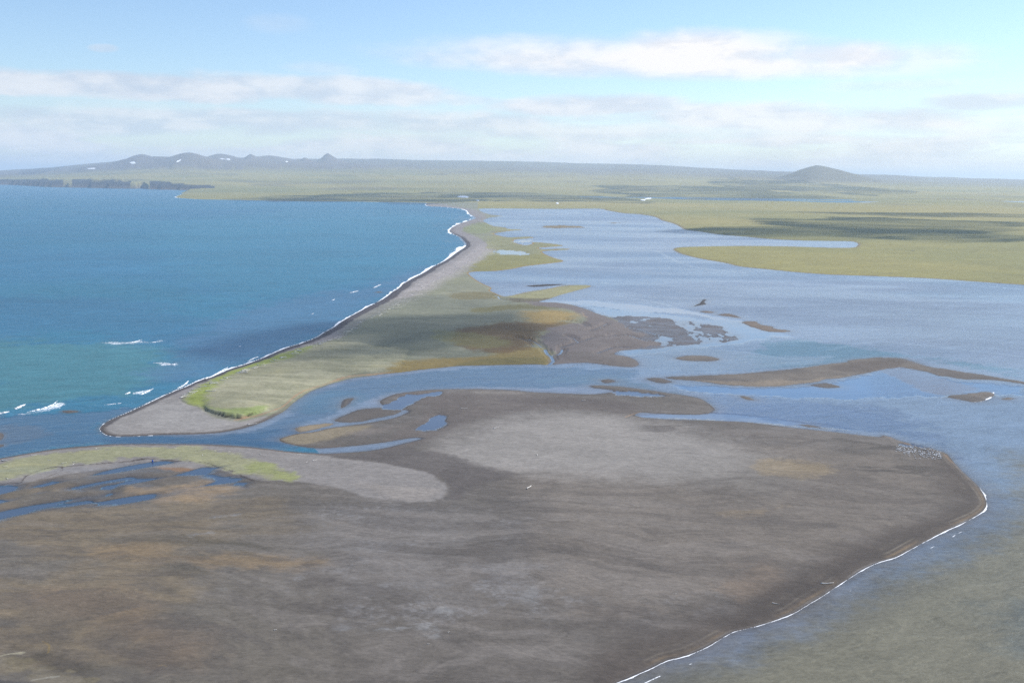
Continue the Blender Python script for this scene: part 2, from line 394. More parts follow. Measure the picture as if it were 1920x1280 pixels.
for pts, wd in CREEKS:
    d = dist_field(pts, closed=False, reach=14, seg=3, jit=0.6)
    v = (d*PPM-wd)
    hh = np.minimum(hh, np.where(v < 8, v/PPM*0.08, 1e5).clip(-0.4, 1e5))
    pool_w = np.maximum(pool_w, sstep(1.5, -1, v))

# inland relief
in_m = (region == 1)
inland = np.clip(land_d*PPM/70.0, 0, 1)
R_ = np.hypot(GX, GY)
main = in_m & ((PY < 385) | ((PX > 1100) & (PY < 560)))
relief = (fm-0.45)*46*sstep(4000, 12000, R_) + (f60-0.5)*0.8
hh = hh + np.where(main, inland*relief + inland*3.0*sstep(2500, 7000, R_), 0)
sky_x = [-900,-300,0,100,200,270,400,600,700,800,1000,1200,1300,1450,1650,1780,1920,2600]
sky_y = [318,320,320.5,315,306,299,298.5,299.5,298.5,300.5,304.5,309.5,314,322,329,333.5,337.8,345]
yhor = 330.75+(PX-960)*math.tan(ROLL)
YT = np.interp(PX, sky_x, sky_y)
rough_sky = (fbm(GX/2500.0, GY/2500.0, 4, 77)-0.5)
Htop = H + (yhor-YT)*26000.0/FPX + rough_sky*16
ramp = np.clip((R_-9500.0)/(26000.0-9500.0), 0, 1)**1.25
hh = np.where(in_m & (R_ > 9500), hh + (Htop-8)*ramp, hh)
def peak(h, x, y, wl, wr, r0, wrad, power=1.5):
    hp = H+(yh(x)-y)*r0/FPX
    u = (PX-x)/np.where(PX < x, wl, wr)
    v = (R_-r0)/wrad
    q = np.sqrt(u*u+v*v)
    q = np.sqrt(q*q+(0.02 if power < 1 else (0.012 if power < 1.1 else 0.0)))
    q = q + (fbm(GX/420.0, GY/420.0, 4, 91)-0.5)*0.22*np.clip(q*2, 0, 1)
    prof = np.clip(1-q, 0, 1)**power
    prof = np.clip(prof*1.04, 0, 1)
    return np.maximum(h, h+(hp-h)*prof)
hill_m = np.zeros((NR, NC), bool)
h0 = hh.copy()
for (x, y, wl, wr, r0, wrad, pw) in [(268,291.0,60,60,21000,1900,0.8),(355,287.0,75,75,20000,1900,0.75),(415,288.5,50,55,22500,1500,0.85),(472,291.5,35,35,21500,1500,1.1),(505,292,50,70,23000,1800,0.7),(573,294,22,25,21500,1500,1.2),(615,288.6,30,40,22500,1600,1.3),(430,301,300,300,20500,2600,0.6)]:
    hh = peak(hh, x, y, wl, wr, r0, wrad, pw)
hill_m |= (hh > h0+9)
h1 = hh.copy()
hh = peak(hh, 1530, 309.5, 88, 128, 18500, 1500, 1.08)
cone_m = hh > h1+4
# sea cliffs of the far coast
def span(a, b, soft=3.0):
    return sstep(a-soft, a+soft, PX)*sstep(b+soft, b-soft, PX)
wc = (PX < 420) & (PY < 372) & in_m
wcd = dist_field(west_coast, closed=False, reach=40, jit=0.3)
cn = fbm(PX/16.0, PX*0+1.0, 3, 51)
ch = np.interp(PX, [-600,-100,0,25,42,60,88,108,122,130,144,165,195,228,250,272,288,308,345,366,400,410], [60,50,34,40,20,48,70,56,8,10,40,60,80,66,12,6,30,54,52,40,26,0])
ch = ch*(0.78+0.44*cn)*(PY < 358.5)
face = np.clip((wcd-60*cn)/200.0, 0, 1)
cliff_h = ch*face
hh = np.where(wc, np.maximum(hh, cliff_h+(hh*0.35)), hh)
# turf bank at the end of the spit
turf = [(340,750),(375,725),(420,700),(480,680),(560,655),(620,640),(700,650),(760,660),(740,690),(660,704),(600,721),(560,741),(520,761),(490,774),(472,779),(455,786),(420,784),(395,777),(384,770),(380,764),(360,762)]
turf_d = dist_field(turf, reach=60, seg=3, jit=0.6)
lowbank = sstep(375, 395, PX)*sstep(520, 460, PX)*sstep(745, 768, PY)
hh = np.where(in_m & (turf_d > -3), hh + (0.35+1.9*lowbank)*sstep(-0.5, 1.6, turf_d-0.6*(f4-0.5)), hh)
dune = fbm(GX/34.0+GY/40.0, GY/11.0, 4, 66)
hh = np.where(in_m & (PY > 540) & (PX < 1000), hh+(dune-0.5)*3.2*sstep(8, 30, sea_d)*sstep(6, 22, land_d)*(turf_d > -2), hh)
# beach ridges of the flat
ridge = sstep(1000, 1300, PX)*sstep(800, 860, PY)
hh = np.where(region == 2, hh + ridge*0.35*np.exp(-((flat_d-5.0)/2.2)**2) + (f60-0.5)*0.12*sstep(2, 20, flat_d), hh)
hh = hh.astype(np.float32)

# ------------------------------------------------------------------ base colours of the ground
COL = np.zeros((NR, NC, 3), np.float32)
WET = np.zeros((NR, NC), np.float32)
GRS = np.zeros((NR, NC), np.float32)
STN = np.zeros((NR, NC), np.float32)
def lay(wt, c):
    global COL
    wt = np.clip(wt, 0, 1)[..., None].astype(np.float32)
    COL[...] = COL*(1-wt)+np.array(c, np.float32)*wt
WARP = (f60-0.5)*46 + (f15-0.5)*42 + (f4-0.5)*26 + (fbm(GX/5.0, GY/1.8, 3, 411)-0.5)*20
def paint(pts, c, soft=10.0, amt=1.0, warp=1.0, mask=None, grass=None, wet=None, stone=None):
    soft = soft*1.7
    d = dist_field(pts, reach=soft*1.3+30*warp+4, do_refine=True, seg=10, jit=0)
    v = d*PPM + WARP*warp
    wt = sstep(-soft, soft, v)*amt
    if mask is not None: wt = wt*mask
    lay(wt, c)
    for arr, val in ((GRS, grass), (WET, wet), (STN, stone)):
        if val is not None: arr[...] = arr*(1-wt)+val*wt
    return wt
def line(pts, c, width=3.0, amt=1.0, warp=0.15, mask=None):
    d = dist_field(pts, closed=False, reach=width*3+6, seg=4, jit=0.5)
    wt = sstep(width, width*0.3, d*PPM+WARP*warp)*amt
    if mask is not None: wt = wt*mask
    lay(wt, c)
    return wt
mF = (region == 2).astype(np.float32); mL = (region == 1).astype(np.float32)
# -- mainland tundra
COL[...] = A(142, 134, 126)
lay(mL, A(156, 148, 86)); GRS[...] = mL
big = fbm(GX/2600.0, GY/1300.0, 5, 101)
lay(mL*sstep(0.42, 0.62, big)*0.6, A(172, 158, 94))
lay(mL*sstep(0.55, 0.70, fbm(GX/1500.0, GY/900.0, 5, 131))*0.5, A(124, 128, 76))
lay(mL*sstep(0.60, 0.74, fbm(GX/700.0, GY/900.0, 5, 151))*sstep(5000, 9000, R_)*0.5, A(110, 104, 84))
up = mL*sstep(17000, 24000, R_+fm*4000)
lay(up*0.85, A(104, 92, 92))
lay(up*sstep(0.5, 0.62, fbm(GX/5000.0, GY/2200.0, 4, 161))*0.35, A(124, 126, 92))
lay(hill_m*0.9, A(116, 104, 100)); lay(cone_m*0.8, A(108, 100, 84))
lay(cone_m*sstep(1520, 1560, PX)*0.0, A(90, 80, 80))
# dark drains in the tundra
line([(1708,471),(1760,474),(1800,476),(1840,478),(1920,481)], A(95, 92, 66), 1.6, 0.8)
line([(1470,405),(1530,403),(1570,402),(1600,400)], A(90, 88, 66), 1.2, 0.7)
line([(1560,508),(1640,512),(1720,516)], A(120, 116, 90), 1.6, 0.5)
# mainland shore rim
rim = mL*(PY < 560)*(PX > 1100)*sstep(7, 2, land_d*PPM)
lay(rim*0.75, A(128, 112, 92))
# cliffs
cl = mL*wc*sstep(1.0, 0.9, face+0*face)*(ch > 20)*(wcd < 420)
lay(cl, A(40, 36, 36)); GRS *= (1-cl)
paint([(35,341),(60,333),(110,330),(160,331),(150,336),(100,340),(60,343)], A(74, 68, 64), 1.5, 0.8, 0.1)

# -- the spit
spitm = mL*((PY > 381) & ((PX < 1240) & (land_d*PPM > -5)) & ((PX < 1125) | (PY > 540)) & ~((PY < 391) & (PX > 895))).astype(np.float32)
lay(spitm, A(144, 144, 122)); GRS[...] = np.where(spitm > 0, 0.45, GRS)
lay(spitm*sstep(0.45, 0.65, f60)*0.5, A(150, 150, 118))
near_sea = sea_d
bw = np.interp(PY, [381,420,470,500,540,600,660,720,760,800], [22,34,62,58,44,27,20,17,20,60])
lay(spitm*sstep(bw+7, bw-3, near_sea+(f15-0.5)*14), A(152, 146, 143))
GRS[...] *= (1-spitm*sstep(bw+7, bw-3, near_sea))
# pale driftwood and shingle belt
belt = spitm*sstep(0.35, 0.6, near_sea/bw)*sstep(1.7, 1.1, near_sea/bw)*sstep(452, 470, PY)*sstep(590, 545, PY)
lay(belt*0.7, A(178, 170, 165)); STN[...] = np.maximum(STN, belt)
belt2 = spitm*np.exp(-((near_sea/bw-1.15)/0.35)**2)*sstep(540, 575, PY)*sstep(700, 650, PY)
STN[...] = np.maximum(STN, belt2*0.55)
lay(spitm*sstep(0.52, 0.40, dune)*sstep(12, 34, sea_d)*(PY > 545)*(PX < 960)*0.38, A(116, 116, 98))  # hollows between dunes darkened in colour, standing in for ridge shade
lay(spitm*sstep(0.54, 0.66, dune)*sstep(12, 34, sea_d)*(PY > 545)*(PX < 960)*0.35, A(170, 166, 142))  # dune crests lightened in colour, as lit ridges
# grey sedge in the middle, cloud shade painted in as darker colour
paint([(700,575),(770,556),(860,556),(940,560),(1000,575),(960,600),(900,612),(860,640),(800,655),(720,650),(640,640),(650,610)], A(122, 126, 112), 14, 0.6, 1, spitm)
paint([(700,625),(760,610),(850,625),(880,640),(860,655),(780,658),(700,655)], A(104, 110, 96), 10, 0.5, 1.3, spitm)
paint(turf, A(166, 162, 134), 5, 0.95, 0.3, spitm, grass=0.8)
lay(spitm*(turf_d > 0)*sstep(0.52, 0.38, dune)*0.36, A(132, 132, 104))  # ridge shade painted into the turf, darker in the dune hollows
lay(spitm*(turf_d > 0)*sstep(0.55, 0.68, dune)*0.4, A(184, 180, 152))  # lit crests of the turf dunes painted lighter
paint([(340,752),(375,725),(420,700),(480,680),(560,655),(590,648),(560,668),(480,692),(430,708),(395,738),(390,768),(370,764)], A(152, 164, 74), 6, 0.85, 0.5, spitm, grass=1.0)
paint([(385,768),(420,772),(470,772),(500,765),(470,784),(420,784)], A(140, 158, 82), 5, 0.7, 0.3, spitm)
# bare sand tip
paint([(185,803),(230,780),(290,752),(330,742),(345,755),(375,768),(400,785),(450,792),(500,780),(480,796),(400,814),(200,820)], A(153, 148, 143), 3, 1.0, 0.15, spitm*(turf_d < 0.5), grass=0, stone=0.1)
paint([(285,762),(345,757),(380,775),(440,792),(400,800),(330,803),(270,795)], A(166, 162, 157), 14, 0.7, 0.6, spitm*(turf_d < 0.5))
lay(spitm*lowbank*sstep(-1.6, -0.2, turf_d)*sstep(1.0, -0.2, turf_d)*sstep(395, 410, PX)*sstep(485, 470, PX), A(52, 44, 36))  # shadow side of the turf bank painted as a dark strip
# wet margin
wbm = np.interp(PY, [420,470,520,560,640,700,740,780], [10,12,14,15,9.5,7,6,6])
lay(spitm*sstep(wbm+2, wbm-1.5, near_sea+(f15-0.5)*6)*sstep(420, 450, PY)*0.95, A(84, 80, 84))
lay(spitm*sstep(6, 2, land_d)*sstep(700, 760, PY)*sstep(560, 500, PX), A(104, 96, 90))
WET[...] = np.maximum(WET, spitm*sstep(5, 1, near_sea)*0.4)
# orange turf rim on the channel side
line([(440,790),(475,782),(505,773),(530,763),(545,750),(560,739),(580,730),(605,722),(640,710),(665,705),(700,702),(740,698)], A(176, 142, 112), 4.5, 0.75, 0.1, spitm)
# wet meadow
paint([(700,702),(740,686),(790,676),(850,672),(920,668),(960,655),(1010,655),(1024,662),(1024,690),(700,710)], A(146, 126, 72), 8, 0.9, 0.8, spitm, grass=0.8)
paint([(840,684),(900,676),(960,672),(1020,675),(1020,690),(840,692)], A(112, 106, 66), 4, 0.6, 0.8, spitm)
paint([(850,622),(900,612),(960,604),(1010,606),(1050,604),(1070,608),(1020,622),(1005,645),(960,660),(900,662),(860,650)], A(112, 90, 60), 9, 0.9, 1.0, spitm, grass=0.6)
paint([(820,622),(900,628),(960,645),(900,655),(830,640)], A(128, 126, 80), 7, 0.55, 1.0, spitm)
paint([(980,586),(1040,583),(1085,590),(1088,598),(1050,608),(990,606)], A(166, 140, 82), 13, 0.8, 0.8, spitm, grass=0.6)
paint([(880,580),(940,574),(1000,572),(1060,576),(1030,581),(960,583),(890,586)], A(112, 106, 64), 5, 0.75, 0.7, spitm)
paint([(840,553),(900,548),(935,552),(932,560),(860,563)], A(126, 116, 80), 5, 0.75, 0.6, spitm)
# marsh fingers
paint([(880,512),(885,500),(920,485),(930,470),(900,462),(930,440),(905,430),(870,428),(890,418),(1100,418),(1100,512)], A(150, 148, 104), 4, 0.7, 0.5, spitm*(near_sea > 55), grass=0.7)
paint([(878,506),(900,492),(925,480),(1000,478),(1075,466),(1075,495),(960,508),(880,512)], A(146, 141, 88), 4, 0.9, 0.5, spitm, grass=0.9)
lay(spitm*sstep(4, 1, land_d*PPM)*(near_sea > 40)*sstep(415, 440, PY)*0.7*(PX > 850)*(PX < 1110)*(PY < 565), A(170, 128, 66))
# pale grassy point
paint([(950,556),(1000,549),(1060,537),(1108,535),(1060,556),(1000,564)], A(160, 156, 116), 3, 0.9, 0.2, spitm, grass=0.6)
paint([(955,560),(1000,561),(1050,556),(1020,566),(960,568)], A(104, 96, 80), 3, 0.8, 0.3, spitm)
# bare mud of the point
paint([(985,566),(1040,566),(1110,580),(1165,602),(1260,625),(1260,660),(1210,695),(1045,690),(1040,660),(1010,645),(1035,618),(1090,604),(1092,592),(1060,580),(1000,574)], A(122, 112, 106), 5, 1.0, 0.5, mL, grass=0, wet=0.25)
paint([(1050,664),(1110,660),(1160,664),(1200,680),(1180,690),(1120,686),(1060,676)], A(112, 103, 95), 4, 0.7, 0.3, mL)
line([(1104,620),(1125,615),(1138,607)], A(196, 176, 150), 1.6, 0.7); line([(1092,586),(1096,594),(1102,596)], A(190, 160, 120), 1.6, 0.7)
line([(985,632),(1000,636),(1012,644)], A(196, 170, 140), 1.4, 0.6)
# shingle cove opposite the far lake
paint([(800,381),(830,384),(880,392),(905,398),(915,412),(905,420),(885,425),(860,425),(842,433),(860,445),(830,440),(790,386)], A(150, 143, 140), 3, 0.8, 0.3, mL, grass=0)
paint([(868,430),(885,420),(905,418),(925,430),(905,438),(875,436)], A(142, 148, 106), 2.5, 0.8, 0.3, mL, grass=0.8)

# -- the tidal flat
_K = K_LAND; K_LAND = _K*0.84
lay(mF, A(118, 111, 103))
GRS *= (1-mF)
b2 = fbm(GX/230.0, GY/150.0, 5, 201, 0.58)
b3 = fbm(GX/90.0, GY/55.0, 5, 211, 0.62)
lay(mF*sstep(0.40, 0.66, b2)*0.55, A(134, 127, 121))
lay(mF*sstep(0.50, 0.70, b3)*0.35, A(108, 100, 95))
qx = GX + 90*(fbm(GX/160.0, GY/160.0, 3, 501)-0.5) + 26*(fbm(GX/34.0, GY/34.0, 3, 503)-0.5)
qy = GY + 90*(fbm(GX/170.0, GY/150.0, 3, 505)-0.5) + 26*(fbm(GX/36.0, GY/34.0, 3, 507)-0.5)
ang = np.radians(-14)*sstep(900, 1200, PX) + np.radians(10)*sstep(800, 400, PX)*sstep(1000, 900, PY) - np.radians(12)*sstep(700, 300, PX)*sstep(1000, 1100, PY)
ax_ = qx*np.cos(ang)+qy*np.sin(ang); ay_ = -qx*np.sin(ang)+qy*np.cos(ang)
W1 = fbm(ax_/62.0, ay_/17.0, 6, 511, 0.62)
W2 = fbm(ax_/24.0, ay_/6.5, 5, 521, 0.62)
lay(mF*sstep(0.50, 0.66, W1)*0.40, A(136, 129, 123))
lay(mF*sstep(0.48, 0.34, W1)*0.38, A(101, 95, 90))
lay(mF*sstep(0.55, 0.68, W2)*sstep(0.42, 0.6, b2)*0.42, A(146, 141, 137))
vein = 1-np.abs(2*fbm(ax_/75.0, ay_/30.0, 4, 531, 0.55)-1)
lay(mF*sstep(0.955, 0.99, vein)*0.35*sstep(900, 960, PY), A(94, 88, 82))
rip = sstep(0.45, 0.62, fbm(GX/1.7+GY/5.0, GY/1.5, 3, 541, 0.6))
# left side: algae browns
lf = sstep(760, 380, PX+ (b2-0.5)*300)*sstep(880, 930, PY)
lay(mF*lf*0.55, A(132, 124, 110))
lay(mF*lf*sstep(0.50, 0.64, fbm(GX/95.0, GY/50.0, 5, 221, 0.6))*0.55, A(152, 134, 106))
lay(mF*lf*sstep(0.55, 0.70, fbm(GX/70.0, GY/34.0, 5, 231, 0.6))*0.5, A(104, 98, 86))
paint([(155,1035),(220,1022),(285,1012),(330,1030),(400,1040),(540,1046),(620,1048),(600,1066),(480,1070),(350,1060),(220,1050)], A(156, 134, 104), 16, 0.75, 1.2, mF)
paint([(230,910),(330,918),(380,905),(420,895),(445,903),(430,925),(380,942),(290,945),(230,930)], A(166, 142, 110), 12, 0.75, 1.2, mF)
paint([(285,873),(340,872),(365,882),(340,886),(300,880)], A(168, 130, 92), 4, 0.8, 0.5, mF)
paint([(60,1120),(200,1110),(330,1170),(380,1230),(300,1250),(200,1190)], A(140, 118, 96), 34, 0.5, 2, mF)
paint([(80,1000),(220,1008),(330,1000),(420,1012),(560,1030),(620,1044),(480,1034),(330,1022),(200,1018)], A(98, 92, 80), 8, 0.65, 1.0, mF)
paint([(0,1190),(50,1200),(120,1225),(180,1265),(160,1290),(60,1250),(0,1230)], A(84, 78, 70), 12, 0.7, 1.5, mF)
paint([(180,1205),(280,1215),(340,1250),(260,1250)], A(92, 85, 78), 14, 0.5, 1.5, mF)
paint([(-20,1235),(40,1228),(90,1255),(180,1280),(60,1290),(-20,1270)], A(150, 138, 108), 8, 0.5, 1.5, mF)
line([(80,1204),(92,1212),(90,1226)], A(170, 146, 96), 1.6, 0.6, 0.04); line([(296,1251),(306,1249),(312,1252)], A(170, 146, 96), 1.3, 0.6, 0.04)
line([(0,1232),(20,1228),(40,1227)], A(196, 188, 160), 1.6, 0.7, 0.2); line([(60,1278),(90,1273),(110,1270)], A(190, 186, 170), 2, 0.6, 0.2)
paint([(-40,1272),(30,1274),(80,1290),(-40,1300)], A(66, 66, 70), 4, 0.8, 0.5, mF)
# centre: dry silver crusts
cm = sstep(520, 640, PX)*sstep(1480, 1250, PX)*sstep(925, 960, PY)*sstep(1215, 1130, PY)
lay(mF*cm*sstep(0.52, 0.66, fbm(GX/30.0, GY/26.0, 5, 241, 0.65))*0.55*(0.3+0.9*rip), A(156, 153, 152))
lay(mF*cm*sstep(0.55, 0.70, fbm(GX/44.0, GY/30.0, 5, 251, 0.62))*0.5, A(98, 90, 86))
for pts in ([(384,972),(450,964),(446,968),(388,975)], [(352,1004),(400,997),(412,1000),(360,1007)], [(772,1178),(800,1170),(820,1180),(822,1196),(812,1203),(790,1190)], [(695,1183),(735,1176),(770,1180),(735,1184),(700,1188)], [(618,1178),(640,1171),(655,1180),(640,1185)], [(398,1107),(420,1102),(432,1108),(410,1112)], [(815,1146),(840,1138),(850,1150),(838,1154)], [(548,1085),(575,1082),(570,1092),(552,1090)], [(975,1120),(1000,1100),(1012,1125),(1000,1134),(980,1130)], [(1120,948),(1150,940),(1170,955),(1150,962)]):
    paint(pts, A(152, 150, 148), 4, 0.85, 0.5, mF*(0.25+0.75*sstep(0.42, 0.56, fbm(GX/3.4, GY/2.2, 4, 441, 0.65))))
paint([(620,960),(760,940),(900,960),(900,1060),(800,1130),(680,1120),(600,1040)], A(140, 137, 135), 40, 0.35, 3, mF*(0.4+0.8*rip))
paint([(1000,900),(1200,905),(1260,960),(1180,1010),(1040,980)], A(148, 141, 134), 40, 0.45, 3, mF)
paint([(925,1000),(945,960),(985,960),(985,1000),(990,1060),(1000,1130),(960,1120),(930,1060)], A(138, 134, 131), 22, 0.45, 1.8, mF)
# right half, lighter
paint([(930,890),(1080,860),(1400,840),(1640,850),(1790,900),(1810,940),(1700,1000),(1500,1060),(1300,1130),(1120,1160),(1000,1060),(990,960)], A(138, 128, 117), 50, 0.75, 2.5, mF)
# dry pale sand
paint([(790,862),(810,838),(850,815),(900,800),(960,786),(1020,776),(1100,777),(1170,784),(1240,800),(1310,818),(1380,845),(1420,870),(1380,900),(1250,905),(1100,893),(1000,888),(900,878),(840,872)], A(164, 158, 151), 42, 1.0, 1.2, mF)
paint([(1240,870),(1400,860),(1500,900),(1440,930),(1290,915)], A(150, 144, 136), 26, 0.5, 2.0, mF)
paint([(893,735),(960,733),(1000,745),(960,763),(910,766),(890,755)], A(156, 148, 139), 6, 0.7, 0.6, mF)
paint([(1404,878),(1440,866),(1530,872),(1560,882),(1530,895),(1440,893)], A(164, 146, 116), 9, 0.7, 1.0, mF)
paint([(1345,965),(1420,955),(1490,948),(1480,958),(1400,972)], A(156, 138, 112), 8, 0.5, 1.2, mF)
paint([(1385,1080),(1440,1060),(1450,1090),(1400,1130),(1370,1120)], A(146, 126, 106), 18, 0.5, 1.5, mF)
lay(mF*sstep(0.53, 0.66, W1)*0.30*sstep(860, 900, PY), A(150, 142, 134))
lay(mF*sstep(0.45, 0.34, W1)*0.40*sstep(860, 900, PY), A(106, 99, 93))
lay(mF*sstep(0.46, 0.33, W2)*0.35*sstep(880, 930, PY), A(102, 96, 91))
# the winding dark channel scar
paint([(600,856),(680,850),(760,838),(800,846),(850,860),(900,878),(960,893),(930,905),(880,922),(862,938),(838,935),(843,915),(810,892),(760,878),(690,866)], A(108, 101, 97), 7, 0.85, 0.7, mF)
paint([(700,735),(900,740),(1050,740),(1200,760),(1190,778),(1100,770),(1000,768),(900,785),(840,810),(780,835),(700,842),(760,800),(800,760)], A(118, 109, 103), 10, 0.8, 0.8, mF)
paint([(950,752),(1050,744),(1160,752),(1185,768),(1100,760),(1020,757)], A(104, 96, 92), 6, 0.5, 1.0, mF)
# the left beach
paint([(-100,880),(0,861),(100,844),(250,834),(450,838),(560,848),(630,860),(700,868),(770,882),(815,895),(840,915),(834,932),(800,943),(740,941),(680,932),(630,915),(560,905),(480,900),(400,880),(200,880),(50,905),(-100,930)], A(158, 152, 147), 4, 0.95, 0.25, mF, stone=0.05)
paint([(660,905),(760,915),(825,918),(800,938),(740,938)], A(172, 163, 154), 8, 0.6, 0.5, mF)
paint([(-60,874),(0,868),(60,857),(120,847),(200,840),(300,838),(400,843),(440,851),(490,867),(530,884),(553,897),(545,905),(500,898),(460,890),(420,878),(370,866),(330,861),(290,859),(240,862),(190,867),(150,871),(110,878),(60,888),(0,900),(-60,912)], A(170, 169, 128), 5, 0.85, 0.8, mF, grass=0.9)
paint([(480,868),(530,884),(553,897),(548,904),(520,900),(470,882)], A(160, 168, 96), 6, 0.55, 1.0, mF)
line([(-60,915),(0,909),(20,905),(38,906),(48,895),(70,885),(95,878),(115,877),(160,873),(200,869),(240,866),(275,861),(330,864),(380,868),(410,876),(440,886),(470,900),(500,905)], A(84, 72, 62), 2.6, 0.85, 0.1, mF)
line([(115,877),(118,883),(90,895),(55,905),(30,905)], A(96, 84, 72), 2.0, 0.7, 0.1, mF)
lay(mF*sstep(4, 1.5, flat_d)*(PX < 640)*(PY < 870)*0.8, A(128, 112, 102))
# wet tidal sheen on the left
WET[...] = np.maximum(WET, mF*sstep(560, 300, PX)*sstep(985, 930, PY)*sstep(868, 885, PY)*0.55*sstep(0.35, 0.6, fbm(GX/30.0, GY/22.0, 4, 261)))
lay(mF*film*0.45, A(92, 90, 92)); WET[...] = np.maximum(WET, mF*film*0.8)
# tan tongue
paint([(520,824),(560,812),(640,800),(700,798),(640,820),(580,832),(540,832)], A(160, 146, 120), 6, 0.85, 0.4, mF)
paint([(640,815),(720,800),(770,790),(760,800),(700,812)], A(140, 130, 122), 6, 0.5, 0.8, mF)
# wet dark foreshore and strandlines on the right
shore_r = mF*sstep(1050, 1150, PX)*sstep(830, 880, PY)
dk = sstep(34, 8, flat_d+(b2-0.5)*70+(b3-0.5)*22)
lay(shore_r*dk*0.8, A(96, 87, 80))
paint([(1370,1180),(1400,1140),(1460,1105),(1540,1090),(1555,1098),(1500,1130),(1440,1160)], A(88, 80, 74), 12, 0.75, 0.8, mF)
paint([(1570,1080),(1600,1040),(1680,1010),(1760,975),(1810,945),(1830,960),(1750,1000),(1640,1050)], A(90, 82, 76), 12, 0.7, 0.8, mF)
for c, wd, a, cc in ((2.2, 0.9, 0.8, A(150, 130, 104)), (4.8, 0.6, 0.6, A(150, 140, 124)), (9.0, 1.6, 0.22, A(130, 120, 106))):
    lay(shore_r*np.exp(-((flat_d-c*(0.4+1.2*f60))/wd)**2)*a*sstep(0.35, 0.65, fbm(GX/24.0, GY/24.0, 3, 421)), cc)
lay(mF*sstep(2.5, 0.5, flat_d)*0.7, A(98, 88, 78))
# dark algae streaks by the bird roost and along the upper edge
sk = sstep(0.56, 0.64, fbm(GX/34.0, GY/16.0, 5, 271, 0.6))
paint_r = sstep(1560, 1640, PX)*sstep(1790, 1730, PX)*sstep(822, 840, PY)*sstep(910, 885, PY)
lay(mF*paint_r*sk*0.75, A(92, 86, 80))
lay(mF*sstep(1180, 1230, PX)*sstep(1640, 1560, PX)*sstep(790, 800, PY)*sstep(845, 822, PY)*sk*0.6, A(104, 97, 92))
line([(1480,818),(1560,822),(1620,832),(1690,840)], A(96, 90, 84), 4, 0.6, 0.5, mF)
# orange mud at the cove head
line([(1172,783),(1185,777),(1200,773)], A(180, 150, 122), 2.6, 0.8, 0.05)
line([(1656,818),(1675,822),(1700,832)], A(168, 126, 92), 4, 0.7, 0.2, mF)
line([(1772,853),(1785,866),(1795,876)], A(156, 130, 108), 2.5, 0.7, 0.1, mF)
K_LAND = _K*0.85
# isles: dark sand, tan margins
iz = isl.astype(np.float32)
lay(iz, A(114, 107, 101)); GRS *= (1-iz)
lay(iz*sstep(0.45, 0.6, f60), A(128, 119, 109))
paint([(1270,712),(1400,716),(1480,714),(1560,708),(1600,704),(1520,720),(1430,728),(1340,722)], A(156, 142, 124), 4, 0.8, 0.4, iz)
paint([(1560,690),(1640,676),(1700,678),(1660,690),(1600,697)], A(98, 88, 82), 5, 0.6, 0.6, iz)
for i in (4, 5, 6):
    lay((region == 10+i)*0.6, A(138, 120, 104))
for i in (8, 9):
    lay((region == 10+i)*0.8, A(158, 140, 100))
lay((region == 12+10), A(158, 140, 112)); lay((region == 10+12)*1.0, A(166, 150, 124))
for i in (15, 7):
    lay((region == 10+i)*1.0, A(72, 66, 62))
lay((region == 9)*1.0, A(118, 110, 106)); WET[...] = np.maximum(WET, (region == 9)*0.6)
GRS[...] = np.where(region == 9, 0, GRS)
rim_h = sstep(0.16, 0.03, hh)*(hh > -0.3)*((region == 2) | isl | (region == 9) | ((spitm > 0) & (PY > 560)))
rim_h = rim_h*(0.35+0.65*sstep(0.4, 0.6, f15))
lay(rim_h*0.6, A(84, 78, 76)); WET[...] = np.maximum(WET, rim_h*0.5)
# grain
g = (f4-0.5)*0.16 + (f15-0.5)*0.18 + (f60-0.5)*0.18
COL *= (1+g)[..., None]
COL = np.clip(COL, 0.01, 0.75)

# ------------------------------------------------------------------ water attributes
def Wc(r, g_, b, k=0.42):
    return lin((r, g_, b))*k
WCOL = np.zeros((NR, NC, 3), np.float32); WCOL[...] = Wc(76, 150, 188)
ROUGH = np.full((NR, NC), 1.0, np.float32)      # 1 = wind-ruffled, 0 = mirror calm
lag_line = [(880,520),(905,395),(897,391),(1122,385),(1700,430),(2800,520),(2800,1800),(1000,1800),(1100,1310),(1850,950),(1700,820),(1340,780),(1341,765),(1105,722),(900,729),(712,740),(525,824),(420,833),(200,833),(187,815),(187,804),(300,790),(470,790),(640,712),(1000,683)]
lagd = dist_field([(896,380),(1060,380),(1300,395),(3000,430),(3000,2000),(900,2000),(600,1000),(600,850),(560,832),(470,826),(395,824),(240,812),(200,806),(250,780),(450,740),(700,640),(850,520),(880,470),(850,432),(885,410)], reach=60, seg=20, jit=0)
LAGM = lagd > 0
def wlay(wt, c):
    wt = np.clip(wt, 0, 1)[..., None].astype(np.float32)
    WCOL[...] = WCOL*(1-wt)+np.array(c, np.float32)*wt
def wpaint(pts, c, soft=20, amt=1.0, warp=2.0, rough=None):
    d = dist_field(pts, reach=soft*1.4+14*warp+4, seg=12, jit=0)
    wt = sstep(-soft, soft, d*PPM+WARP*warp)*amt
    if c is not None: wlay(wt, c)
    if rough is not None: ROUGH[...] = ROUGH*(1-wt)+rough*wt
seam = ~LAGM
sb = fbm(GX/1400.0, GY/500.0, 5, 301)
wlay(seam*sstep(0.42, 0.62, sb)*0.5, Wc(74, 154, 184))
wpaint([(300,420),(560,395),(820,400),(850,440),(860,475),(760,515),(600,545),(420,560),(330,500)], Wc(84, 164, 194), 60, 0.6, 3)
wpaint([(-50,560),(200,520),(380,545),(420,600),(300,620),(60,640),(-60,620)], Wc(72, 150, 178), 60, 0.5, 3)
wpaint([(-50,640),(120,645),(330,650),(350,690),(250,735),(100,755),(-50,765)], Wc(100, 164, 170), 45, 0.75, 3)
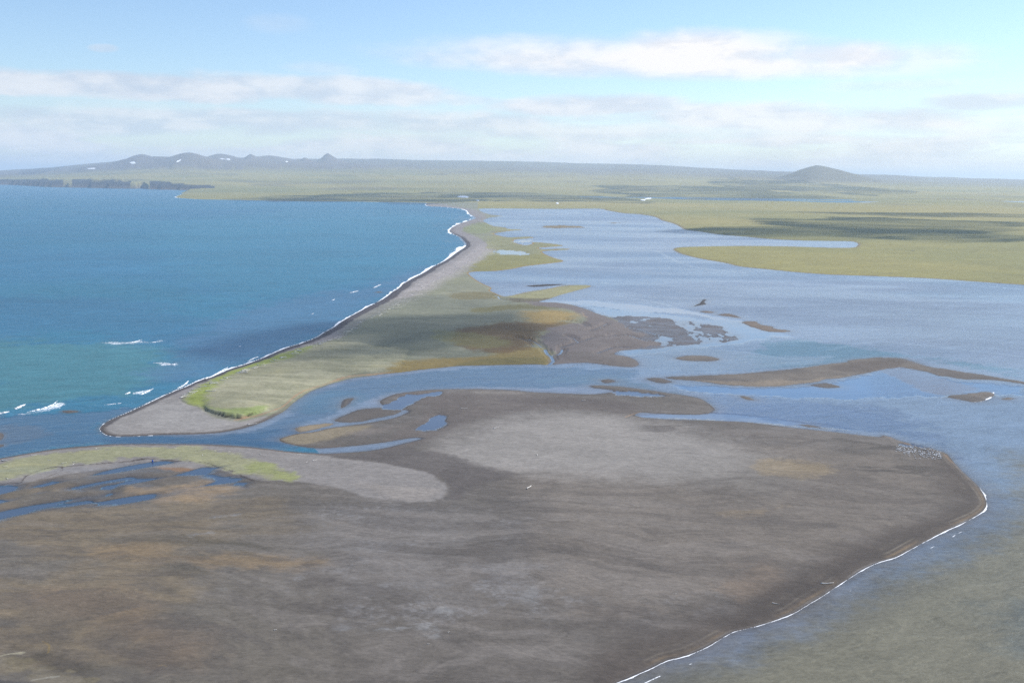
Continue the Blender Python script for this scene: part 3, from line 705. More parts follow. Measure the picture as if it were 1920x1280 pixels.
wpaint([(-50,560),(250,565),(500,640),(480,670),(330,660),(150,620),(-50,640)], Wc(78, 138, 180), 40, 0.5, 3)
wpaint([(400,600),(560,560),(720,530),(800,500),(700,575),(560,650),(430,690),(330,720),(280,700)], Wc(104, 150, 188), 34, 0.7, 2.0)
wpaint([(-50,785),(120,775),(260,765),(190,800),(240,822),(600,822),(520,845),(250,830),(100,840),(-50,860)], Wc(62, 108, 142), 14, 0.9, 1.0, rough=0.35)
wpaint([(0,800),(60,800),(90,818),(40,830),(0,830)], Wc(98, 112, 128), 10, 0.7, 1.0)
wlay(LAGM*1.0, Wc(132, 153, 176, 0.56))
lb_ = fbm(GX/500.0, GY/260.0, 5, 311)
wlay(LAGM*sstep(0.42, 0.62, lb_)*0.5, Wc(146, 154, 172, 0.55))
ROUGH[...] = np.where(LAGM, 0.48+0.32*sstep(0.34, 0.64, fbm(GX/420.0+GY/900.0, GY/130.0, 5, 321, 0.6)), ROUGH)
def slick(pts, wd, val, amt=1.0):
    d = dist_field(pts, closed=False, reach=wd*2+20, seg=6, jit=0.3)
    wt = sstep(wd, 0, d*PPM+WARP*0.12)*amt
    ROUGH[...] = ROUGH*(1-wt)+val*wt
slick([(1150,553),(1230,566),(1300,585),(1380,606),(1480,628)], 6, 0.15, 0.8)
slick([(1180,660),(1280,652),(1400,660),(1480,672),(1560,668)], 8, 0.25, 0.7)
slick([(1560,655),(1640,640),(1760,650),(1920,668)], 9, 0.35, 0.6)
slick([(900,560),(1000,545),(1080,530),(1140,530)], 3, 0.15, 0.8)
slick([(1230,470),(1300,500),(1450,515),(1700,526),(1920,542)], 7, 0.3, 0.6)
slick([(980,520),(1200,530),(1500,560),(1900,600)], 10, 0.4, 0.4)
wpaint([(1180,540),(1500,540),(1900,600),(1950,660),(1700,640),(1450,600),(1250,570)], Wc(132, 146, 166, 0.5), 40, 0.4, 3)
wpaint([(1450,640),(1600,650),(1700,665),(1900,690),(1900,705),(1700,672),(1560,680),(1400,696)], Wc(86, 138, 158, 0.5), 14, 0.7, 1.5)
wpaint([(900,400),(1100,400),(1250,440),(1100,520),(900,470)], Wc(136, 152, 170, 0.6), 40, 0.6, 3)
wpaint([(1340,775),(1500,760),(1700,770),(1800,860),(1700,815),(1500,800)], Wc(104, 126, 158, 0.55), 20, 0.7, 2)
# river channel
wpaint([(430,815),(520,790),(570,750),(640,720),(760,700),(900,690),(1050,690),(1200,695),(1100,725),(900,728),(760,735),(640,770),(560,800),(480,830)], Wc(88, 120, 150), 10, 0.9, 0.8, rough=0.5)
wpaint([(190,815),(420,815),(560,800),(540,835),(400,832),(200,832)], Wc(52, 100, 138), 6, 0.9, 0.5, rough=0.5)
wpaint([(560,745),(640,735),(700,738),(690,760),(600,775),(560,770)], Wc(84, 132, 158), 10, 0.6, 1.0)
wpaint([(1000,716),(1110,700),(1240,725),(1300,740),(1340,760),(1230,735),(1110,722)], Wc(104, 138, 160), 6, 0.6, 1.0)
# calm bright sheets
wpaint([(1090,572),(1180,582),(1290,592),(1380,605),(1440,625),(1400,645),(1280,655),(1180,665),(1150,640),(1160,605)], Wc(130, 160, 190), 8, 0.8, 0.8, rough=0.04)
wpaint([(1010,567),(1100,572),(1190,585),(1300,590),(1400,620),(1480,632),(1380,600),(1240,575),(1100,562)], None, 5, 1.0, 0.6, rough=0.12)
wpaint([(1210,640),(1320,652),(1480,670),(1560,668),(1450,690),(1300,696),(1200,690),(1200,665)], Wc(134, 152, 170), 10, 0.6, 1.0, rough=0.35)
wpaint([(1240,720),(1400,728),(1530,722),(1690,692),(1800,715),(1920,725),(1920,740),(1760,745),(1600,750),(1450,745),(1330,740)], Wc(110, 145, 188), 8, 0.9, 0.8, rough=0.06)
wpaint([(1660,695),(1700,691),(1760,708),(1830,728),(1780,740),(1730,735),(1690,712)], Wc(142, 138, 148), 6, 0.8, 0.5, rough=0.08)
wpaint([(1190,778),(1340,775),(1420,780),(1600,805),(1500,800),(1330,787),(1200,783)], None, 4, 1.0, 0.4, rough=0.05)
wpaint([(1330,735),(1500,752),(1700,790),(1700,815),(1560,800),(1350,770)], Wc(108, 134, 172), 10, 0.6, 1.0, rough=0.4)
# murky shoal water in the foreground
wpaint([(1960,850),(1890,920),(1850,985),(1690,1068),(1590,1118),(1450,1180),(1340,1228),(1140,1318),(1150,1700),(2500,1700),(2500,900)], Wc(130, 125, 104, 0.64), 80, 0.95, 2.0, rough=1.0)
wpaint([(1880,1150),(2100,1130),(2100,1260),(1900,1230)], Wc(104, 112, 110, 0.6), 60, 0.6, 2.5)
dsh = np.clip(flat_d, -200, 0)
edge_r = LAGM*sstep(1100, 1250, PX)*sstep(900, 960, PY)
wlay(edge_r*sstep(-40, -2, flat_d+(f60-0.5)*18)*0.40, Wc(92, 98, 112))
murk = edge_r*sstep(0.50, 0.64, fbm(GX/22.0, GY/22.0, 4, 331))*0.3

ROUGH[...] = ROUGH*(1-pool_w)+0.04*pool_w
wlay(pool_w*0.85, Wc(96, 104, 128, 0.4))
# shallows take the colour of the bed
shal = sstep(-0.28, 0.0, hh)*(hh < 0.05)
wlay(sstep(-1.0, 0.0, hh)*(hh < 0.05)*LAGM*0.32*(1-pool_w), Wc(140, 138, 142, 0.5))
wlay(shal*0.5*(1-pool_w), A(122, 116, 110)*0.8)
# surf
FOAM = np.zeros((NR, NC), np.float32)
sw = np.interp(PY, [370,385,400,440,470,500,530,560,600,650,700,760], [10,16,26,30,22,18,14,6.0,5.0,4.4,4.2,0.8])
fn = fbm(GX/np.clip(sw*1.6, 4, 60), GY/np.clip(sw*3.5, 8, 120), 4, 341, 0.6)
off = seam & (land_d < 0.5)
FOAM[...] = np.where(off, sstep(1.0, 0.25, (-land_d+0*fn)/(sw*(0.05+1.9*fn**2.2))), 0)
cs = fbm(GX/70.0, GY/70.0, 3, 371)
FOAM *= (0.8+0.4*sstep(0.36, 0.6, cs))
wash = off*sstep(1.0, 0.0, -land_d/(sw*2.2))*sstep(0.4, 0.6, fn)*0.52*sstep(0.34, 0.55, cs)
FOAM = np.maximum(FOAM, wash)
FOAM *= np.where(sea_d < 1e8, 1, 0)
w2 = sstep(1090, 1150, PX)*sstep(860, 960, PY)
fn2 = fbm(GX/9.0, GY/9.0, 4, 351, 0.6)
FOAM[...] = np.maximum(FOAM, LAGM*w2*sstep(1.0, 0.2, -flat_d/(0.1+2.6*fn2**2.2*(0.4+1.2*fbm(GX/40.0, GY/40.0, 2, 361))))*(flat_d < 0.3))
gap = fbm(GX/14.0, GY/14.0, 4, 611, 0.6)
FOAM = np.where(LAGM & (PX > 1000) & (PY > 860), FOAM*(0.62+0.6*sstep(0.32, 0.55, gap)), FOAM)
off2 = flat_d+5.5+5*(fbm(GX/30.0, GY/30.0, 2, 613)-0.5)
FOAM = np.maximum(FOAM, LAGM*w2*sstep(0.55, 0.1, np.abs(off2))*sstep(0.55, 0.66, gap)*0.6)
s2 = dist_field([(1863,736),(1857,745),(1842,751),(1828,753)], closed=False, reach=10)
FOAM[...] = np.maximum(FOAM, sstep(2.4, 0.8, s2*PPM)*(hh < 0.05))
for pts, lv in (([(25,778),(60,770),(100,757),(125,752),(120,765),(70,776)], 0.34), ([(105,765),(180,758),(240,752),(200,764),(120,774)], 0.20), ([(246,738),(262,731),(290,728),(285,738),(262,741)], 0.32), ([(180,643),(240,640),(310,636),(300,644),(240,646)], 0.26), ([(283,677),(325,678),(333,684),(290,685)], 0.28), ([(160,762),(260,745),(330,735),(300,752),(200,766)], 0.16), ([(590,575),(650,555),(720,535),(735,545),(650,575),(600,590)], 0.14), ([(560,600),(640,575),(690,560),(640,590),(570,625),(530,640)], 0.13), ([(720,525),(760,508),(775,518),(745,540),(735,545)], 0.19), ([(300,735),(360,708),(440,684),(500,662),(505,668),(440,692),(360,720),(310,742)], 0.2)):
    d = dist_field(pts, reach=30, seg=6, jit=0)
    FOAM[...] = np.maximum(FOAM, sstep(-8, 8, d*PPM+WARP*0.4)*lv*1.45*(hh < 0)*(0.6+0.8*f15))
foam_far = dist_field([(328,369.5),(340,371.5),(380,373.5),(455,375),(540,377),(620,378)], closed=False, reach=10, jit=0.2)
FOAM[...] = np.maximum(FOAM, sstep(1.5, 0.5, foam_far*PPM*0.4)*(hh < 0.1)*sstep(0.35, 0.55, vnoise(PX/14.0, PY*0, 5)))

# ------------------------------------------------------------------ materials
def new_mat(name):
    m = bpy.data.materials.new(name); m.use_nodes = True
    t = NT(m.node_tree); t.n.clear()
    out = t.new('ShaderNodeOutputMaterial')
    return m, t, out
def attr(t, name):
    nd = t.new('ShaderNodeAttribute'); nd.attribute_name = name
    return nd

def ground_material():
    m, t, out = new_mat('ground')
    pb = t.new('ShaderNodeBsdfPrincipled')
    pos = t.new('ShaderNodeNewGeometry').outputs['Position']
    c = attr(t, 'Col').outputs['Color']
    wet = attr(t, 'Wet').outputs['Fac']; grs = attr(t, 'Grass').outputs['Fac']; stn = attr(t, 'Stone').outputs['Fac']
    n1 = t.noise(t.vmul(pos, (0.7, 1.0, 1.0)), 0.55, 5, 0.72)
    n2 = t.noise(t.vmul(pos, (0.45, 1.0, 1.0)), 0.22, 6, 0.70, 1.3)
    n3 = t.noise(t.vmul(pos, (0.5, 1.0, 1.0)), 0.03, 7, 0.66, 1.6)
    n4 = t.noise(pos, 0.0045, 6, 0.6, 0.5)
    v = t.m('ADD', t.m('MULTIPLY', t.m('SUBTRACT', n1, 0.5), 0.95), t.m('MULTIPLY', t.m('SUBTRACT', n2, 0.5), 0.72))
    v = t.m('ADD', v, t.m('MULTIPLY', t.m('SUBTRACT', n3, 0.5), 0.45))
    v = t.m('ADD', v, t.m('MULTIPLY', t.m('SUBTRACT', n4, 0.5), 0.35))
    v = t.m('ADD', v, 1.0)
    c = t.mix(1.0, c, t.comb(v, v, v), 'MULTIPLY')
    # turf: small tufts of darker and yellower growth
    tuft = t.m('MULTIPLY', grs, t.step(t.noise(pos, 0.35, 4, 0.7, 0.3), 0.5, 0.66, 0, 0.45))
    c = t.mix(tuft, c, t.mix(1.0, c, (0.62, 0.72, 0.5), 'MULTIPLY'))
    patch = t.m('MULTIPLY', grs, t.step(n3, 0.5, 0.7, 0, 0.5))
    c = t.mix(patch, c, t.mix(1.0, c, (1.16, 1.08, 0.86), 'MULTIPLY'))
    # bleached wood scraps and shingle
    vo = t.new('ShaderNodeTexVoronoi', feature='F1'); vo.inputs['Scale'].default_value = 0.16
    t.l.new(t.vmul(pos, (1.0, 0.35, 1.0)), vo.inputs['Vector'])
    sp = t.m('MULTIPLY', t.step(vo.outputs['Distance'], 0.30, 0.14), t.step(n2, 0.42, 0.56))
    c = t.mix(t.m('MULTIPLY', t.m('MULTIPLY', sp, stn), 0.85), c, (0.52, 0.49, 0.46))
    t.l.new(c, pb.inputs['Base Color'])
    r = t.m('SUBTRACT', 0.92, t.m('MULTIPLY', wet, t.step(n3, 0.35, 0.6, 0.5, 0.95)))
    t.l.new(r, pb.inputs['Roughness'])
    pb.inputs['IOR'].default_value = 1.4
    pb.inputs['Specular IOR Level'].default_value = 0.35
    bump = t.new('ShaderNodeBump'); bump.inputs['Strength'].default_value = 0.5; bump.inputs['Distance'].default_value = 1.0
    hgt = t.m('ADD', t.m('MULTIPLY', n1, 0.15), t.m('MULTIPLY', n2, 0.6))
    hgt = t.m('ADD', hgt, t.m('MULTIPLY', n3, 2.2))
    hgt = t.m('MULTIPLY', hgt, t.m('SUBTRACT', 1.0, t.m('MULTIPLY', wet, 0.9)))
    t.l.new(hgt, bump.inputs['Height'])
    t.l.new(bump.outputs[0], pb.inputs['Normal'])
    t.l.new(pb.outputs[0], out.inputs[0])
    return m

def water_material():
    m, t, out = new_mat('water')
    pb = t.new('ShaderNodeBsdfPrincipled')
    pos = t.new('ShaderNodeNewGeometry').outputs['Position']
    c = attr(t, 'Col').outputs['Color']
    ruf = attr(t, 'Ruffle').outputs['Fac']; foam = attr(t, 'Foam').outputs['Fac']
    rot = t.new('ShaderNodeVectorRotate', rotation_type='Z_AXIS'); rot.inputs['Angle'].default_value = R(-24)
    t.l.new(pos, rot.inputs['Vector'])
    wp = t.vmul(rot.outputs[0], (0.45, 1.0, 1.0))
    n1 = t.noise(wp, 0.55, 4, 0.62, 0.5)
    n2 = t.noise(wp, 0.085, 5, 0.62, 0.8)
    n3 = t.noise(t.vmul(pos, (0.5, 1.0, 1.0)), 0.012, 6, 0.65, 1.0)
    n4 = t.noise(t.vmul(pos, (0.6, 1.0, 1.0)), 0.0016, 5, 0.6, 0.8)
    v = t.m('ADD', t.m('MULTIPLY', t.m('SUBTRACT', n1, 0.5), 0.9), t.m('MULTIPLY', t.m('SUBTRACT', n2, 0.5), 0.75))  # ripple light and shade put into the colour, from the bump noises
    v = t.m('MULTIPLY', v, t.step(ruf, 0.0, 0.6, 0.1, 1.0))
    v = t.m('ADD', v, t.m('MULTIPLY', t.m('SUBTRACT', n3, 0.5), 0.45))
    v = t.m('ADD', v, t.m('MULTIPLY', t.m('SUBTRACT', n4, 0.5), 0.45))
    v = t.m('MAXIMUM', t.m('ADD', v, 1.0), 0.2)
    c = t.mix(1.0, c, t.comb(v, v, v), 'MULTIPLY')
    fmask = t.step(t.m('ADD', foam, t.m('MULTIPLY', t.m('SUBTRACT', t.noise(pos, 0.5, 5, 0.7, 0.4), 0.5), 0.9)), 0.35, 0.62)
    fmask = t.m('MULTIPLY', fmask, t.step(foam, 0.02, 0.2))
    c = t.mix(fmask, c, (0.82, 0.84, 0.86))
    t.l.new(c, pb.inputs['Base Color'])
    rough = t.m('ADD', 0.035, t.m('MULTIPLY', ruf, 0.34))
    rough = t.m('ADD', rough, t.m('MULTIPLY', fmask, 0.5), clamp=True)
    t.l.new(rough, pb.inputs['Roughness'])
    pb.inputs['IOR'].default_value = 1.333
    t.l.new(t.m('SUBTRACT', 0.5, t.m('MULTIPLY', ruf, 0.38)), pb.inputs['Specular IOR Level'])
    b = t.new('ShaderNodeBump'); b.inputs['Strength'].default_value = 1.0; b.inputs['Distance'].default_value = 1.0
    hg = t.m('ADD', t.m('MULTIPLY', n1, 0.32), t.m('MULTIPLY', n2, 1.0))
    t.l.new(t.m('MULTIPLY', hg, t.m('MULTIPLY', ruf, 0.9)), b.inputs['Height'])
    t.l.new(b.outputs[0], pb.inputs['Normal'])
    t.l.new(pb.outputs[0], out.inputs[0])
    return m

def simple_material(name, col, rough=0.8, var=0.25, scale=3.0, bump=0.2):
    m, t, out = new_mat(name)
    pb = t.new('ShaderNodeBsdfPrincipled')
    pos = t.new('ShaderNodeNewGeometry').outputs['Position']
    n = t.noise(pos, scale, 4, 0.6)
    v = t.m('ADD', 1.0-var*0.5, t.m('MULTIPLY', n, var))
    t.l.new(t.mix(1.0, col, t.comb(v, v, v), 'MULTIPLY'), pb.inputs['Base Color'])
    pb.inputs['Roughness'].default_value = rough
    b = t.new('ShaderNodeBump'); b.inputs['Strength'].default_value = bump; b.inputs['Distance'].default_value = 0.1
    t.l.new(n, b.inputs['Height']); t.l.new(b.outputs[0], pb.inputs['Normal'])
    t.l.new(pb.outputs[0], out.inputs[0])
    return m

M_GROUND = ground_material()
M_WATER = water_material()
M_WOOD = simple_material('bleached_wood', (0.62, 0.59, 0.54), 0.8, 0.4, 2.0)
M_DARKWOOD = simple_material('wet_wood', (0.07, 0.06, 0.055), 0.7, 0.4, 2.0)
M_FEATHER = simple_material('white_feathers', (0.80, 0.80, 0.80), 0.8, 0.15, 4.0)
M_SNOW = simple_material('old_snow', (0.86, 0.88, 0.92), 0.7, 0.1, 0.01)
M_FOAM = simple_material('surf_foam', (0.84, 0.86, 0.88), 0.8, 0.15, 0.8)
def lace(m):
    t = NT(m.node_tree); out = [n for n in t.n if n.type == 'OUTPUT_MATERIAL'][0]; pb = [n for n in t.n if n.type == 'BSDF_PRINCIPLED'][0]
    pos = t.new('ShaderNodeNewGeometry').outputs['Position']
    tr = t.new('ShaderNodeBsdfTransparent'); mx = t.new('ShaderNodeMixShader')
    t.put(mx.inputs[0], t.step(t.noise(pos, 0.55, 5, 0.7, 0.5), 0.40, 0.56))
    t.l.new(tr.outputs[0], mx.inputs[1]); t.l.new(pb.outputs[0], mx.inputs[2]); t.l.new(mx.outputs[0], out.inputs[0])
lace(M_FOAM)
M_BLUE = simple_material('blue_plastic', (0.03, 0.10, 0.40), 0.4, 0.1, 2.0)

# ------------------------------------------------------------------ meshes cut from the ground grid
def link(o):
    scene.collection.objects.link(o); return o
def grid_mesh(name, facemask, Z, mat, attrs, **props):
    """one mesh from the chosen cells of the ground grid"""
    rr, cc = np.nonzero(facemask)
    if len(rr) == 0: return None
    quads = np.stack([rr*NC+cc, rr*NC+cc+1, (rr+1)*NC+cc+1, (rr+1)*NC+cc], 1)
    uniq, inv = np.unique(quads, return_inverse=True)
    q = inv.reshape(quads.shape).astype(np.int32)
    co = np.stack([GX.ravel()[uniq], GY.ravel()[uniq], Z.ravel()[uniq]], 1).astype(np.float32)
    me = bpy.data.meshes.new(name)
    me.vertices.add(len(co)); me.vertices.foreach_set('co', co.ravel())
    me.loops.add(q.size); me.loops.foreach_set('vertex_index', q.ravel())
    me.polygons.add(len(q))
    me.polygons.foreach_set('loop_start', np.arange(0, q.size, 4, dtype=np.int32))
    me.polygons.foreach_set('loop_total', np.full(len(q), 4, np.int32))
    me.polygons.foreach_set('use_smooth', np.ones(len(q), bool))
    for nm, arr in attrs.items():
        if arr.ndim == 3:
            a = me.attributes.new(nm, 'FLOAT_COLOR', 'POINT')
            v = np.ones((len(uniq), 4), np.float32); v[:, :3] = arr.reshape(-1, 3)[uniq]
            a.data.foreach_set('color', v.ravel())
        else:
            a = me.attributes.new(nm, 'FLOAT', 'POINT')
            a.data.foreach_set('value', arr.ravel()[uniq].astype(np.float32))
    me.update(calc_edges=True)
    me.materials.append(mat)
    o = link(bpy.data.objects.new(name, me))
    for k, v in props.items(): o[k] = v
    return o
def cell(a, fn):
    return fn(fn(a[:-1, :-1], a[1:, :-1]), fn(a[:-1, 1:], a[1:, 1:]))
cmax = cell(hh, np.maximum); cmin = cell(hh, np.minimum)
reg = region[:-1, :-1]
land_faces = cmax > -0.12
gattr = {'Col': COL, 'Wet': WET, 'Grass': GRS, 'Stone': STN}
hillc = hill_m[:-1, :-1]; conec = cone_m[:-1, :-1]
cliffc = (wc[:-1, :-1]) & ((cmax-cmin) > 9) & (ch[:-1, :-1] > 20) & (wcd[:-1, :-1] < 700)
spc = ((spitm[:-1, :-1] > 0) | ((PX[:-1, :-1] > 780) & (PX[:-1, :-1] < 1260) & (PY[:-1, :-1] > 392)))
rest = land_faces & ((reg == 1) | (reg == 0))
grid_mesh('tidal_flat', land_faces & (reg == 2), hh, M_GROUND, gattr, kind='structure', label='wide brown and grey tidal mudflat filling the foreground')
grid_mesh('mud_shoal', land_faces & (reg == 9), hh, M_GROUND, gattr, kind='structure', label='mottled mud shoals half covered by bright shallow water')
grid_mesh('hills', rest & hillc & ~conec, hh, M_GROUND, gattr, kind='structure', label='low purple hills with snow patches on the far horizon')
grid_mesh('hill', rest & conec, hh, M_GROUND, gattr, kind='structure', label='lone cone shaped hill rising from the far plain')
grid_mesh('sea_cliff', rest & cliffc, hh, M_GROUND, gattr, kind='structure', label='dark sea cliffs along the far shore')
rest2 = rest & ~hillc & ~conec & ~cliffc
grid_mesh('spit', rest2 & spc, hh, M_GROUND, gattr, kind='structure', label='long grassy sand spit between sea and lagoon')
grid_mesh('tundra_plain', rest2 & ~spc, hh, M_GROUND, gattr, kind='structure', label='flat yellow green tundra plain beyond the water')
for i, (nm, lb, hm, pts) in enumerate(ISLES):
    grid_mesh(nm, land_faces & (reg == 10+i), hh, M_GROUND, gattr, kind='structure', label=lb)
Z0 = np.zeros_like(hh)
wattr = {'Col': WCOL, 'Ruffle': ROUGH, 'Foam': FOAM}
wfaces = cmin < 0.05
lagc = LAGM[:-1, :-1]
inl = (pool_w[:-1, :-1] > 0.01)
grid_mesh('sea', wfaces & ~lagc, Z0, M_WATER, wattr, kind='structure', label='blue green open sea left of the spit')
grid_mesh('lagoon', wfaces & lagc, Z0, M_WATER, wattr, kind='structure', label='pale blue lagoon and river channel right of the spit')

# the ground and water go on beyond the traced area
def sheet(name, pts, mat, z, **props):
    me = bpy.data.meshes.new(name)
    me.from_pydata([(x, y, z) for x, y in pts], [], [tuple(range(len(pts)))])
    me.materials.append(mat)
    o = link(bpy.data.objects.new(name, me))
    for k, v in props.items(): o[k] = v
    return o
M_BED = simple_material('sea_bed_mud', (0.10, 0.11, 0.10), 0.6, 0.3, 0.01)
M_BEYOND = simple_material('shoal_water', (0.13, 0.155, 0.16), 0.35, 0.25, 0.02)
M_MUD = simple_material('beyond_mud', (0.125, 0.115, 0.105), 0.9, 0.4, 0.15)
sheet('water', [(-80000, -20000), (80000, -20000), (80000, 95000), (-80000, 95000)], M_BEYOND, -0.15, kind='structure')
M_SHOAL = simple_material('murky_shoal', (0.15, 0.14, 0.09), 0.5, 0.3, 0.1)
sheet('shoal', [(60, -900), (4000, -900), (4000, 620), (400, 620), (60, 200)], M_SHOAL, -0.13, kind='structure')
sheet('mud', [(-3000, -900), (60, -900), (60, 330), (-60, 560), (-3000, 700)], M_MUD, -0.13, kind='structure')
sheet('sea_bed', [(-80000, -20000), (80000, -20000), (80000, 95000), (-80000, 95000)], M_BED, -3.0, kind='structure')

# ------------------------------------------------------------------ placing helpers
def height_at(X, Y):
    c = (X/Y-TT[0])/(TT[1]-TT[0]); r = np.interp(-H*FPX/Y, -S, np.arange(NR))
    c0 = int(np.clip(c, 0, NC-2)); r0 = int(np.clip(r, 0, NR-2)); fc, fr_ = np.clip(c-c0, 0, 1), np.clip(r-r0, 0, 1)
    return float((hh[r0, c0]*(1-fc)+hh[r0, c0+1]*fc)*(1-fr_)+(hh[r0+1, c0]*(1-fc)+hh[r0+1, c0+1]*fc)*fr_)
def cast(x, y):
    """the ground point seen at a source pixel"""
    d = pix_dir(x, y)
    hz = math.hypot(d.x, d.y)
    prev = None
    s = 1000.0
    slope = d.z/hz
    dist = 300.0
    while dist < 60000:
        X, Y = d.x/hz*dist, d.y/hz*dist
        zr = H+slope*dist
        zt = max(0.0, height_at(X, Y))
        if zr <= zt:
            return X, Y, zt
        dist += max(0.4, min((zr-zt)*0.5/max(0.02, abs(slope)+0.02), dist*0.01))
    return X, Y, zt

# snow patches
def snow(x, y, wpx, hpx, tilt, label):
    n = 14; ring = []; rr_ = random.Random(int(x))
    for k in range(n):
        a = 2*math.pi*k/n
        q = rr_.uniform(0.75, 1.1)
        dx = math.cos(a)*wpx*0.5*q; dy = math.sin(a)*hpx*0.5*q
        ring.append((x+dx, y+dy+dx*tilt))
    pts = [cast(*p) for p in ring]; c = cast(x, y)
    o = Vector(c)
    vs = [Vector(c)+Vector((0, 0, 3.0))]+[Vector(p)+Vector((0, 0, 2.2)) for p in pts]+[Vector(p)-Vector((0, 0, 3)) for p in pts]
    vs = [v-o for v in vs]
    fs = [(0, 1+k, 1+(k+1) % n) for k in range(n)]+[(1+k, 1+n+k, 1+n+(k+1) % n, 1+(k+1) % n) for k in range(n)]
    me = bpy.data.meshes.new('snow_patch'); me.from_pydata([tuple(v) for v in vs], [], fs); me.materials.append(M_SNOW)
    ob = link(bpy.data.objects.new('snow_patch', me)); ob.location = o
    ob['label'] = label; ob['category'] = 'snow patch'; ob['group'] = 'old snow patches on the far land'
    ob['kind'] = 'thing'
for a in [(868,369.4,24,3.2,0.06,'long white snow patch on the dark slope behind the spit'),
          (896,376.2,6,2,0,'tiny white snow patch at the left end of the far narrow lake'),
          (1045,381.5,5,1.8,0,'tiny white snow patch at the right end of the far narrow lake'),
          (1206,375.4,10,2.6,0,'white snow patch at the dark stream bank on the plain, left half'),
          (1215,372.6,14,2.0,-0.08,'thin white snow patch at the dark stream bank on the plain, upper streak'),
          (249,305.6,11,4.2,0,'oval white snow patch low on the leftmost far hill'),
          (335,302.6,10,3.0,-0.45,'slanting white snow patch on the broad far hill'),
          (428,299.2,9,3.0,0.1,'bright white snow patch on the third far hill'),
          (417,298.4,12,1.6,0.1,'thin faint snow streak beside the bright patch on the third far hill'),
          (538,303.4,5,2.4,0,'small white snow patch between the far hills and the pointed peak'),
          (170,316.4,18,2.0,0,'faint long snow streak on the slope above the sea cliffs')]:
    snow(*a)

# driftwood logs
def log_mesh(seed, taper=0.55, roots=True):
    r = random.Random(seed); vs = []; fs = []; n = 7; seg = 7
    for i in range(seg+1):
        t = i/seg
        rad = 0.5*(1-taper*t)*(1.0+0.12*r.uniform(-1, 1))
        if roots and i == 0: rad *= 1.5
        cx = math.sin(t*3+seed)*0.035; cz = 0.02*math.sin(t*5+seed)
        for k in range(n):
            a = 2*math.pi*k/n
            jr = rad*(1+0.15*r.uniform(-1, 1))*(1+0.5*roots*(i == 0)*(k % 2))
            vs.append((t-0.5, cx+0.09*jr*math.cos(a), 0.055+cz+0.09*jr*math.sin(a)))
    for i in range(seg):
        for k in range(n):
            fs.append((i*n+k, i*n+(k+1) % n, (i+1)*n+(k+1) % n, (i+1)*n+k))
    fs.append(tuple(range(n-1, -1, -1))); fs.append(tuple(seg*n+k for k in range(n)))
    me = bpy.data.meshes.new('driftwood_log'); me.from_pydata(vs, [], fs); me.materials.append(M_WOOD)
    for p in me.polygons: p.use_smooth = True
    return me
LOGS = [log_mesh(s, 0.3+0.1*s, s % 2 == 0) for s in range(1, 6)]
def put_log(x, y, length, ang, label, group=None, mesh=None, thick=1.0):
    X, Y, Z = cast(x, y)
    o = link(bpy.data.objects.new('driftwood_log', mesh or random.choice(LOGS)))
    o.location = (X, Y, Z); o.rotation_euler = (0, 0, ang); o.scale = (length, length*thick, length*thick)
    o['label'] = label; o['category'] = 'log'
    if group: o['group'] = group
    return o
put_log(992, 914, 6.5, R(70), 'white log lying alone and upright in view on the middle of the mudflat', None, LOGS[0], 1.1)
put_log(1455, 1132, 3.0, R(-15), 'pale log on the dark foreshore beside the foreground lagoon', None, LOGS[1], 1.1)
put_log(1007, 853, 2.2, R(80), 'short white stump on the pale dry sand', None, LOGS[2], 2.5)
put_log(930, 803, 4.0, R(20), 'whitish stump with dark wood at the edge of the dark scar', None, LOGS[3], 2.0)
put_log(10, 864.5, 6, R(-25), 'large grey log at the left frame edge above the grass strip', None, LOGS[4], 1.3)
put_log(395, 733.6, 9, R(20), 'long white log lying in the bright green turf at the spit end', None, LOGS[0])
put_log(362, 735, 8, R(40), 'white log at the seaward corner of the bright green turf', None, LOGS[1])
put_log(1551, 1094, 6, R(5), 'tan white log on the shore bend at the hooked strandline', None, LOGS[2])
put_log(473, 795.5, 7, R(25), 'white log at the water edge of the channel below the turf bank', None, LOGS[3])
put_log(870, 766, 5, R(15), 'small pale log on the dark flat above the tidal pool', None, LOGS[1])
put_log(1094, 751, 3.2, R(10), 'small white log on the dark flat near the channel', None, LOGS[2], 2.0)
put_log(516, 1181, 1.2, R(10), 'tiny white wood scrap on the dark lower mudflat', None, LOGS[2], 3.0)
put_log(803, 1207, 0.9, R(10), 'tiny pale chip just below the silver crust patch', None, LOGS[2], 3.0)
put_log(1267, 1113, 0.8, R(30), 'tiny pale chip on the plain mud of the right half', None, LOGS[2], 3.0)
put_log(841, 1185, 0.9, R(30), 'tiny pale chip right of the silver crust patch', None, LOGS[2], 3.0)
lab = {'far': ('bleached log on the wide pale shingle belt in the far half of the spit', 'driftwood logs on the far shingle belt'),
       'mid': ('bleached log on grey green ground behind the dark beach in the middle of the spit', 'driftwood logs along the middle of the spit'),
       'near': ('bleached log on the edge of the bright turf behind the beach near the spit tip', 'driftwood logs along the near end of the spit'),
       'crest': ('sun bleached log in the driftwood belt along the seaward crest of the spit', 'driftwood logs along the crest of the spit'),
       'strip': ('small pale log on the grass strip beach at the lower left', 'driftwood on the lower left beach')}
